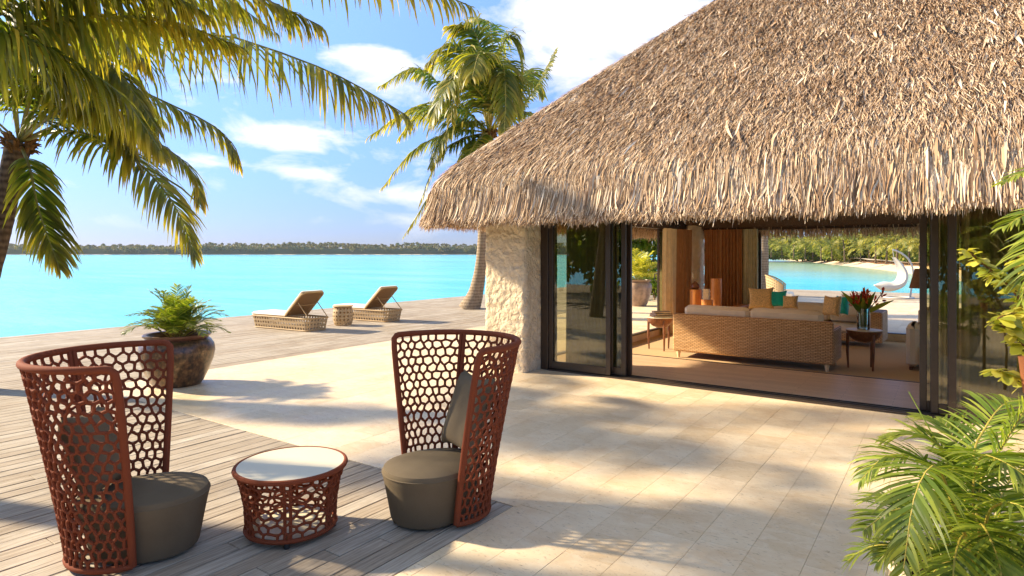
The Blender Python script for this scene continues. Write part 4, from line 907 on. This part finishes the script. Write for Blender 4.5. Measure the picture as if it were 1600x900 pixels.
def lounger(loc, rz, label):
    """length along x, head end at +x"""
    c = empty('sun_lounger', loc, rz, label, 'sun lounger', 'wicker sun loungers on the deck')
    Lx, Wy, Hh, ins = 1.98, .70, .30, .06; cr = .12
    # rounded-rectangle outline
    def outl(s):
        hx, hy = Lx/2, Wy/2; seg = [(2*(hx-cr)), math.pi*cr/2, 2*(hy-cr), math.pi*cr/2]*2; tot = sum(seg); d = (s % 1)*tot
        cor = [(hx-cr, -hy+cr, -90), (hx-cr, hy-cr, 0), (-hx+cr, hy-cr, 90), (-hx+cr, -hy+cr, 180)]
        for k in range(8):
            if d <= seg[k] or k == 7:
                q = k//2
                if k % 2 == 0:
                    t = d/seg[k]; st = [(-hx+cr, -hy), (hx, -hy+cr), (hx-cr, hy), (-hx, hy-cr)][q]; en = [(hx-cr, -hy), (hx, hy-cr), (-hx+cr, hy), (-hx, -hy+cr)][q]; nn3 = [(0, -1), (1, 0), (0, 1), (-1, 0)][q]
                    return st[0]+(en[0]-st[0])*t, st[1]+(en[1]-st[1])*t, nn3
                a = R(cor[q][2]+90*d/seg[k]); return cor[q][0]+cr*math.cos(a), cor[q][1]+cr*math.sin(a), (math.cos(a), math.sin(a))
            d -= seg[k]
    def side(u, v, o):
        x, y, n_ = outl(u); k = -ins*(1-v)-o; return (x+n_[0]*k, y+n_[1]*k, .02+(Hh-.02)*v)
    b = MB(); perforated(b, side, 56, 3, .31, .012); b.build('woven_base', M_wick, c)
    MB().tube([side(u, 1, .006) for u in np.linspace(0, 1, 65)[:-1]], .016, 6, closed=True).build('top_rail', M_wickd, c, True)
    MB().tube([side(u, 0, .006) for u in np.linspace(0, 1, 65)[:-1]], .014, 6, closed=True).build('bottom_rail', M_wickd, c, True)
    hx0 = .22
    MB().box(-Lx/2+.02, hx0, -Wy/2+.02, Wy/2-.02, Hh-.02, Hh+.005).build('deck_panel', M_wickd, c)
    MB().box(-Lx/2-.01, hx0+.02, -Wy/2+.015, Wy/2-.015, Hh+.008, Hh+.085, .035).build('mattress', M_lwhite, c, True)
    ang = R(43); bl = .84
    def bp(s, y, o): return (hx0+s*math.cos(ang)+o*math.sin(ang), y, Hh+.02+s*math.sin(ang)-o*math.cos(ang))
    def back(u, v, o): return bp(.03+(bl-.06)*v, (-.5+u)*(Wy-.12)*1.0, o)
    b = MB(); perforated(b, back, 8, 10, .25, .010); b.build('woven_backrest', M_wickdk, c)
    hw = Wy/2-.02; loop = [bp(s, -hw, 0) for s in np.linspace(0, bl-.13, 7)]+[bp(bl-.13+.13*math.sin(a), -hw+.13*(1-math.cos(a)), 0) for a in np.linspace(.2, math.pi/2, 6)]+[bp(bl-.13+.13*math.cos(a), hw-.13*(1-math.sin(a)), 0) for a in np.linspace(0, math.pi/2-.2, 6)]+[bp(s, hw, 0) for s in np.linspace(bl-.13, 0, 7)]
    MB().tube(loop, .022, 8).build('backrest_frame', M_wickd, c, True)
    b = MB(); n0 = len(b.v)
    b.box(0, bl-.01, -hw+.01, hw-.01, -.085, -.014, .03); b.v = [bp(x, y, z) for x, y, z in b.v]; b.build('back_cushion', M_cream, c, True)
    for s in (-1, 1):
        MB().tube([bp(bl*.62, s*(hw-.05), .02), (hx0+.78, s*(hw-.05), Hh-.02)], .010, 6).build('support_strut', M_wickd, c, True)
    MB().tube([bp(bl*.5, -(hw-.05), .03), bp(bl*.5, 0, .04), bp(bl*.5, hw-.05, .03)], .009, 6).build('support_bar', M_wickd, c, True)
    return c
lounger((-12.93, 9.24, 0), R(4), 'nearer wicker sun lounger with white mattress and raised back, left of the drum table')
lounger((-12.92, 11.66, 0), R(4), 'farther wicker sun lounger with raised back, right of the drum table')
st_ = empty('wicker_drum_table', (-12.42, 10.42, 0), 0, 'small wicker drum table between the two sun loungers', 'table')
b = MB(); perforated(b, lambda u, v, o: ((.20+.05*math.sin(v*math.pi)**.7-o)*math.cos(u*6.2832), (.20+.05*math.sin(v*math.pi)**.7-o)*math.sin(u*6.2832), .01+.46*v), 16, 5, .27); b.build('woven_drum', M_wick, st_)
MB().lathe([(.20, .465), (.25, .468), (.255, .48), (.25, .492), (.001, .493)], 32, cap1=False).build('tabletop', M_wickd, st_, True)
# ------------------------------------------------------------------ lounge furniture inside (sunken floor at -.17)
ZF = -.17
def place(name, x, y, rz, label, cat, group=None, z=ZF): return empty(name, (x, y, z), rz, label, cat, group)
s1 = place('sofa', -2.92, 11.92, R(-.6), 'long woven sofa seen from behind with cream back cushions', 'sofa')
MB().box(-1.37, 1.37, -.45, -.36, .12, .83, .02).build('back_panel', M_weave, s1); MB().box(-1.37, -1.19, -.357, .45, .12, .70, .02).build('arm', M_weave, s1); MB().box(1.19, 1.37, -.357, .45, .12, .70, .02).build('arm', M_weave, s1)
MB().box(-1.187, 1.187, -.355, .45, .12, .30, .02).build('seat_frame', M_weave, s1)
for i in (0, 1):
    MB().box(-1.185+i*1.187, -.003+i*1.187, -.14, .47, .302, .46, .04).build('seat_cushion', M_cream, s1, True); MB().box(-1.19+i*1.19, -.004+i*1.19, -.352, -.13, .45, .99, .06).build('back_cushion', M_cream, s1, True)
for x in (-1.27, 1.27):
    for y in (-.405, .37): MB().lathe([(.022, 0), (.042, .12)], 12, c=(x, y, 0)).build('leg', M_pale, s1, True)
s2 = place('sofa', -2.52, 15.45, R(-2), 'far cream sofa with throw pillows facing the camera, timber block arm', 'sofa')
MB().box(-1.42, 1.2, .36, .46, .12, .60, .02).build('back_panel', M_weave, s2); MB().box(1.2, 1.42, -.45, .46, .10, .74, .02).build('arm', M_weave, s2); MB().box(-1.66, -1.44, -.45, .40, .45, .72, .015).build('arm', M_orange, s2)
MB().box(-1.42, 1.197, -.45, .357, .1, .28, .02).build('seat_frame', M_weave, s2)
for i in range(3):
    MB().box(-1.41+i*.87, -.545+i*.87, -.47, .13, .282, .44, .04).build('seat_cushion', M_cream, s2, True); MB().box(-1.41+i*.87, -.545+i*.87, .12, .355, .42, .84, .06).build('back_cushion', M_cream, s2, True)
def facing(tilt=R(14), rz=0, roll=0): return Matrix.Rotation(rz, 3, 'Z') @ Matrix.Rotation(R(90)-tilt, 3, 'X') @ Matrix.Rotation(roll, 3, 'Z')
for px, py, d_, w_, h_, mt, rz, lb in [
    (1189, 466, 14.05, .56, .50, M_gold, .1, 'largest gold patterned pillow at the left end of the far sofa'), (1216, 467, 13.9, .38, .38, M_teal, .15, 'teal silk pillow between the gold pillows on the left of the far sofa'), (1235, 472, 13.7, .34, .30, M_gold, -.1, 'small brown patterned pillow right of the left teal pillow'),
    (1300, 478, 13.0, .42, .44, M_gold, -.6, 'upright brown patterned pillow left of the right teal pillow'), (1316, 477, 13.3, .30, .42, M_teal, -.5, 'teal silk pillow behind the flower vase'), (1334, 478, 13.6, .52, .52, M_cream, -.2, 'cream pillow at the right end of the far sofa')]:
    p = at(px, py, d=d_); pillow('throw_pillow', p, w_, h_, .17, facing(R(12), rz, .04), mt, lb, seed=px, pinch=.16)
def bowl_table(x, y, label):
    t = place('bowl_side_table', x, y, .3, label, 'side table', 'dark timber bowl side tables')
    MB().lathe([(.001, .44), (.08, .45), (.17, .49), (.24, .56), (.272, .64), (.275, .66)], 32, cap0=False, cap1=False).build('bowl', M_wood, t, True)
    MB().lathe([(.275, .655), (.278, .66), (.275, .668), (.001, .669)], 32, cap0=True, cap1=False).build('tabletop', M_white, t)
    for k in range(3):
        a = k*2.094+.9; MB().tube([(.245*math.cos(a), .245*math.sin(a), .60), (.25*math.cos(a), .25*math.sin(a), .3), (.235*math.cos(a), .235*math.sin(a), 0)], [.026, .024, .015], 8).build('leg', M_wood, t, True)
    return t
tA = at(1032, 546, ZF); tB = at(1350, 576, ZF)
bowl_table(tA.x, tA.y, 'dark timber bowl table with stacked books at the left end of the sofa')
bowl_table(tB.x, tB.y, 'dark timber bowl table carrying the flower vase at the right end of the sofa')
for i, (w_, d_, rz, lb) in enumerate([(.30, .40, .1, 'dark book at the bottom of the stack'), (.27, .37, .25, 'middle dark book of the stack'), (.25, .34, .0, 'topmost dark book of the stack')]):
    bk_ = empty('book', (tA.x+.02, tA.y, ZF+.67+i*.038), rz+TH, lb+' on the bowl table', 'book', 'books stacked on the bowl table')
    MB().box(-d_/2, d_/2, -w_/2, w_/2, 0, .004).box(-d_/2, d_/2, -w_/2, w_/2, .032, .036).box(-d_/2, -d_/2+.004, -w_/2, w_/2, .004, .032).build('cover', M_book, bk_)
    MB().box(-d_/2+.005, d_/2-.006, -w_/2+.006, w_/2-.006, .004, .032).build('pages', M_page, bk_)
vz = Vector((tB.x-.01, tB.y, ZF+.669))
v_ = empty('flower_vase', vz, 0, 'clear cylindrical glass vase standing on the right bowl table', 'vase')
MB().lathe([(.001, .004), (.095, .004), (.1, .02), (.1, .36), (.094, .36), (.094, .03), (.001, .025)], 24, cap0=False, cap1=False).build('glass_body', M_vase, v_, True)
fl_ = empty('flower_bouquet', vz+Vector((0, 0, .03)), 0, 'red heliconia flowers with long green leaves in the glass vase', 'flowers')
g = np.random.default_rng(4); b = MB(); P_ = []; S_ = []; W_ = []
for k in range(15):
    a = k*2.4; r_ = .04+.26*((k*.618) % 1); h_ = .42+.18*((k*.37) % 1); top = Vector((math.cos(a)*r_, math.sin(a)*r_, h_)); b.tube([(math.cos(a)*.03, math.sin(a)*.03, 0), (math.cos(a)*.05, math.sin(a)*.05, .25), top], .006, 5)
    for q in range(9):
        d = (top-Vector((0, 0, .2))).normalized()+Vector(g.normal(0, .55, 3)); d.normalize(); p0 = top-Vector((0, 0, .022*q-.05)); l_ = .10*g.uniform(.6, 1.2); s = d.cross(Vector(g.normal(0, 1, 3))).normalized()
        P_.append([p0+d*l_*t for t in (0, .35, .7, 1)]); S_.append([s]*4); W_.append([.006, .018, .014, .002])
b.build('stems', M_areca, fl_, True); strips('red_flowers', np.array(P_), np.array(S_), np.array(W_), M_red, fl_)
P_ = []; S_ = []; W_ = []
for k, (a, e, l_) in enumerate([(TH+math.pi, .9, .62), (TH+.0, .55, .62), (TH+2.6, 1.2, .5), (TH-.5, 1.2, .5), (TH+4.2, 1.0, .42), (TH+1.2, 1.1, .5), (TH+3.6, .7, .4), (TH-.2, 1.4, .45), (TH+5.2, 1.2, .42)]):
    d = Vector((math.cos(a)*math.cos(e), math.sin(a)*math.cos(e), math.sin(e))); s = d.cross(Vector((.3, -1, .2))).normalized(); P_.append([Vector((0, 0, .22))+d*l_*t-Vector((0, 0, .12*t*t*l_)) for t in (0, .25, .5, .75, 1)]); S_.append([s]*5); W_.append([.01, .035, .04, .025, .002])
strips('long_leaves', np.array(P_), np.array(S_), np.array(W_), M_gleaf, fl_)
ac = place('armchair', -.04, 12.87, R(0), 'pale upholstered armchair cut off by the right door frame', 'armchair')
MB().box(-.55, -.36, -.42, .42, .05, .76, .06).build('arm', M_cream, ac, True); MB().box(.36, .55, -.42, .42, .05, .76, .06).build('arm', M_cream, ac, True); MB().box(-.40, .40, .2, .46, .05, 1.02, .07).build('backrest', M_cream, ac, True); MB().box(-.36, .36, -.44, .2, .08, .44, .05).build('seat', M_cream, ac, True)
for x in (-.48, .48):
    for y in (-.36, .36): MB().lathe([(.025, 0), (.03, .055)], 10, c=(x, y, 0)).build('leg', M_wood, ac)
lp = at(1440, 500, d=11.6); lamp = empty('floor_lamp', (lp.x, lp.y, ZF), 0, 'brown shaded lamp half hidden behind the right door frame', 'lamp')
MB().lathe([(.16, .02), (.02, .03), (.012, .05), (.012, 1.35)], 16).build('stand', M_wood, lamp, True); MB().lathe([(.20, 1.32), (.11, 1.68)], 24, cap0=False, cap1=False).build('lamp_shade', M_shade, lamp, True)
for px, d_, r_, top, nm, lb in [(1087, 14.9, .14, 452, 'timber_pedestal', 'medium orange timber pedestal carrying the dark carved pod'), (1119, 14.6, .125, 435, 'timber_pedestal', 'tallest orange timber pedestal beside the brown curtain'), (1105, 14.2, .13, 468, 'timber_pedestal', 'low orange timber pedestal carrying the jagged block')]:
    p = at(px, top, d=d_); MB().lathe([(r_-.005, 0), (r_, .006), (r_, p.z-ZF-.006), (r_-.006, p.z-ZF)], 28).build(nm, M_orange, None, True, (p.x, p.y, ZF), label=lb, cat='pedestal', group='orange timber pedestals in the corner')
p = at(1086, 452, d=14.9); b = MB(); b.lathe([(.001, 0), (.07, .005), (.115, .05), (.10, .11), (.04, .17), (.012, .19)], 20, cap0=False, sy=.7); b.build('carved_pod', M_wood, None, True, (p.x, p.y, p.z), label='small dark carved wooden pod on the medium pedestal', cat='ornament')
p = at(1104, 468, d=14.2); b = MB(); 
for k in range(6): b.box(-.06-.012*(k % 2), .06+.01*((k+1) % 2), -.06, .06, k*.04+.0005, k*.04+.0395, .006)
b.build('carved_block', M_pale, None, False, (p.x, p.y, p.z), label='jagged pale wooden block on the low pedestal', cat='ornament')
# outside at the back: wicker armchair and hanging chair
wc = empty('wicker_lounge_chair', at(1218, 476, d=22.5), R(20), 'high-backed wicker lounge chair with pale cushion on the rear terrace', 'chair'); wc.location.z = 0
b = MB(); perforated(b, lambda u, v, o: ((.42-o+.05*v)*math.cos(R(-110)+R(220)*u), (.42-o+.05*v)*math.sin(R(-110)+R(220)*u), .05+(.95-.35*abs(2*u-1)**2.5)*v), 22, 9, .27); b.build('woven_shell', M_wick, wc)
MB().tube([((.475)*math.cos(R(-110)+R(220)*u), (.475)*math.sin(R(-110)+R(220)*u), 1.0-.35*abs(2*u-1)**2.5) for u in np.linspace(0, 1, 30)], .022, 6).build('rim', M_wickd, wc, True)
MB().box(-.45, .3, -.3, .3, .25, .42, .05).build('seat_cushion', M_lwhite, wc, True); MB().box(-.42, .28, -.28, .28, .03, .249, .02).build('seat_base', M_wickd, wc)
wc.rotation_euler.z = TH+R(150)
sw = at(1408, 466, d=25.0); sw.z = 0
hs = empty('hanging_chair_stand', sw, TH, 'white curved stand of the hanging chair on the rear deck', 'stand')
def lp_(px, py, y=0.0): return ((px-1408)*25/F, y, HC-(py-HY)*25/F)
MB().tube(catmull([lp_(1422, 465), lp_(1425, 445), lp_(1427, 425), lp_(1421, 407), lp_(1408, 395.5), lp_(1395, 390)], 26), .035, 10).build('pole', M_swing, hs, True)
MB().tube([(-.1+.52*math.cos(a), .5*math.sin(a), .03) for a in np.linspace(0, 6.2832, 41)[:-1]], .03, 8, closed=True).build('base_ring', M_swing, hs, True)
hc = empty('hanging_chair', sw, TH, 'white crescent hanging chair suspended in front of the beach', 'swing chair')
b = MB(); outer = catmull([lp_(1397, 402), lp_(1408, 412), lp_(1416, 428), lp_(1411, 446), lp_(1395, 455), lp_(1378, 454), lp_(1366, 446)], 24); inner = catmull([lp_(1396, 402), lp_(1401, 414), lp_(1405, 428), lp_(1402, 437), lp_(1393, 440.5), lp_(1380, 440), lp_(1366, 445)], 24)
vs = []; K = 10
for o_, i_ in zip(outer, inner):
    wd = .04+.27*math.sin(math.pi*min(1, outer.index(o_)/23*.9+.08)); c_ = (o_+i_)/2; h_ = (o_-i_)/2
    for k in range(K): a = 2*math.pi*k/K; vs.append(c_+h_*math.cos(a)+Vector((0, wd*math.sin(a), 0)))
b.add(vs, [(j*K+k, j*K+(k+1) % K, (j+1)*K+(k+1) % K, (j+1)*K+k) for j in range(23) for k in range(K)]+[tuple(range(K))[::-1], tuple(range(23*K, 24*K))]); b.build('seat_shell', M_swing, hc, True)
MB().tube([lp_(1396.5, 403), lp_(1395, 391)], .012, 6).build('hanging_chain', M_swing, hc)
# ------------------------------------------------------------------ vegetation far off
def palm_mesh(seed, h, mat, nf=17):
    t = empty('beach_palm'); g = random.Random(seed); lean_ = Vector((g.uniform(-.8, .8), g.uniform(-.5, .5), 0)); c = Vector((0, 0, h))+lean_
    trunk([(0, 0, 0), Vector((0, 0, h*.5))+lean_*.3, c], [.16, .11, .09], M_trunk_dark, t, 8, rings=14)
    for i in range(nf):
        fr_auto(c, i*2.4+g.uniform(-.2, .2), -.2+1.4*(i/nf), 2.9*g.uniform(.85, 1.1), t, Vector((0, 0, 0)), seed*40+i, bend=1.2, mat=mat, per_side=17, Ll=.9, hw=.065, droop=.7, lift=.1, fwd=.4, K=3, rach=.04)
    return t
protos = [palm_mesh(11, 3.9, M_bpalm), palm_mesh(12, 2.7, M_bpalm, 15), palm_mesh(13, 5.0, M_bpalm)]
sites = [(1283, 407, 128, 0, 'yellowish beach palm standing alone left of centre in the rear opening'), (1222, 402, 160, 1, None), (1240, 403, 150, 2, None), (1205, 402, 165, 0, None), (1258, 404, 140, 1, None), (1320, 408, 118, 2, None), (1345, 409, 108, 1, 'low leaning beach palm just left of the hanging chair pole'), (1368, 411, 102, 0, None), (1385, 411, 98, 1, None), (1402, 412, 95, 2, None), (1421, 413, 90, 1, None), (1437, 415, 86, 0, None), (1460, 416, 84, 2, None), (1500, 417, 82, 1, None), (1190, 402, 175, 1, None), (1300, 405, 135, 1, None), (1330, 406, 140, 0, None), (1358, 407, 125, 2, None), (1270, 403, 160, 2, None), (1228, 402, 185, 0, None), (1412, 408, 125, 0, None), (1392, 406, 135, 2, None)]
used = set()
for i, (px, py, d_, k, lb) in enumerate(sites):
    o = protos[k] if k not in used else copy_tree(protos[k]); used.add(k)
    p = at(px, py, d=d_); o.location = (p.x, p.y, p.z-.1 if p.z < 1.2 else .6); o.rotation_euler.z = i*1.3; s = random.uniform(.85, 1.2); o.scale = (s, s, s)
    tag(o, lb or 'coconut palm in the grove along the beach across the rear lagoon', 'palm tree', None if lb else 'coconut palms along the far beach')
bp_ = [blob_tree('beach_shrub', (0, 0, 0), 3.6, 3.2, 1500, M_bush, 'x', 'shrub', 31, .55, .16, .12, zc=.5), blob_tree('beach_shrub', (0, 0, 0), 5.5, 3.6, 1800, M_bush, 'x', 'shrub', 32, .55, .17, .12, zc=.5)]
first_ = [True, True]
for i in range(46):
    k = i % 2; px = 1172+(i*7.1) % 340; f = (px-1172)/340; base = 402+f**1.5*11; d_ = (172-f*80)*random.uniform(1.0, 1.28)
    o = bp_[k] if first_[k] else copy_tree(bp_[k]); first_[k] = False
    p = at(px, base, d=d_); o.location = (p.x, p.y, min(p.z, 1.0)-.5); o.rotation_euler.z = i; s = random.uniform(.75, 1.25)*(1.5 if i % 3 == 0 else 1); o.scale = (s*1.25, s*1.25, s)
    tag(o, 'rounded yellow-green shrub among the palms along the far beach', 'shrub', 'shrubs along the far beach')
for px, sc_2, lb in [(1182, 1.0, 'left'), (1191, .8, 'right')]:
    p = at(px, 402.5, d=190); h = empty('beach_hut', (p.x, p.y, .4), TH, 'small grey-roofed hut at the waterline behind the palm trunk, the %s one' % lb, 'hut'); h.scale = (sc_2,)*3
    MB().box(-1.6, 1.6, -1.4, 1.4, 0, 1.2).build('wall', M_wall, h); b = MB(); b.add([(-2, -1.8, 1.2), (2, -1.8, 1.2), (2, 1.8, 1.2), (-2, 1.8, 1.2), (-1, 0, 2.5), (1, 0, 2.5)], [(0, 1, 5, 4), (1, 2, 5), (2, 3, 4, 5), (3, 0, 4), (3, 2, 1, 0)]); b.build('roof', M_stonebld, h)
# wood on the far island: crowns and palms as one mass of leaf faces
g = np.random.default_rng(77); P_ = []; S_ = []; W_ = []
nT = 4600; lat = g.uniform(-1250, 1900, nT); dep = 1018+g.uniform(0, 1, nT)**1.5*110; hh = 12+5*g.random(nT)+1.8*np.sin(lat*.011)+1.5*np.sin(lat*.037+1)+3.0*np.exp(-((lat+80)/260.)**2)
kind = (g.random(nT)+.25*np.sin(lat*.013+2)) < .42
nl = 40; al = np.repeat(np.arange(nT), nl); n = len(al); d = g.normal(0, 1, (n, 3)); d[:, 2] = np.where(kind[al], d[:, 2]*.5+.1, d[:, 2]); d /= np.linalg.norm(d, axis=1)[:, None]
rad_ = np.where(kind, 3.0, 5.0)[al]; ctr = np.stack([lat[al], dep[al], np.where(kind, hh, hh*.6)[al]], 1)
st0 = np.where(kind[al][:, None], ctr, ctr+d*rad_[:, None]*g.uniform(.4, 1, n)[:, None]*np.array([1, 1, .8])); st0[:, 2] = np.maximum(st0[:, 2], .3)
l_ = np.where(kind[al], 3.4, 1.6)*g.uniform(.7, 1.2, n); dd = np.where(kind[al][:, None], d, g.normal(0, 1, (n, 3))); K = 3; tt = np.array([0, .5, 1.]); Pn = st0[:, None]+dd[:, None]*(l_[:, None]*tt[None])[..., None]; Pn[:, :, 2] -= np.where(kind[al], 1.9, .1)[:, None]*(tt**2)[None]
s = np.cross(dd, g.normal(0, 1, (n, 3))); s /= np.linalg.norm(s, axis=1)[:, None]+1e-6; W = np.where(kind[al], .55, .9)[:, None]*np.array([.6, 1, .2])[None]
Pw = np.zeros_like(Pn); Pw[..., 0] = Pn[..., 0]*RT.x+Pn[..., 1]*FW.x; Pw[..., 1] = Pn[..., 0]*RT.y+Pn[..., 1]*FW.y; Pw[..., 2] = Pn[..., 2]
strips('far_island_wood', Pw, np.repeat(s[:, None], K, 1), W, M_far, kind='stuff', label='dark wooded line of palms and trees along the far lagoon shore', cat='trees')
# seagrass-dark floor of that wood
b = MB(); b.add([tuple(FW*(1024+q*160)+RT*l_2+Vector((0, 0, z))) for q in (0, 1) for l_2 in (-1300, 1950) for z in (0, 9)], [(0, 2, 3, 1), (4, 5, 7, 6), (1, 3, 7, 5)]); b.build('island_undergrowth', M_far, kind='stuff', label='dark undergrowth beneath the far shore trees', cat='undergrowth')
# garden behind the photographer, seen only in the door glass
gd = [(-15, -9, 5.0, 3.0), (-11.5, -10, 6.2, 3.4), (-8, -9.5, 5.0, 3.0), (-4.5, -10.5, 6.5, 3.4), (-1, -9.5, 5.2, 3.2), (2.5, -10, 6.0, 3.4), (6, -9, 5.4, 3.2)]
for i, (x_, y_, h_, r_) in enumerate(gd):
    blob_tree('garden_tree', (x_, y_, 0), h_, r_, 2600, M_gleaf, 'broad-leaved garden tree behind the viewer, mirrored in the door glass', 'tree', 60+i, .34, .1, .1, group='garden trees behind the viewer', zc=.45)
MB().box(-20, 10, -16, -4.02, -1.5, -.05).build('garden_soil', M_earth, kind='structure')

# thin air haze over the lagoon
hz = bpy.data.materials.new('lagoon_haze'); hz.use_nodes = True; t_ = hz.node_tree; t_.nodes.clear()
pv = nd(t_, 'ShaderNodeVolumePrincipled'); pv.inputs['Color'].default_value = (.80, .86, .95, 1); pv.inputs['Density'].default_value = .00008; pv.inputs['Anisotropy'].default_value = .2
ov = nd(t_, 'ShaderNodeOutputMaterial'); t_.links.new(pv.outputs[0], ov.inputs['Volume'])
MB().box(-3100, 3100, -700, 3300, -7.5, 26).build('haze', hz, kind='stuff')
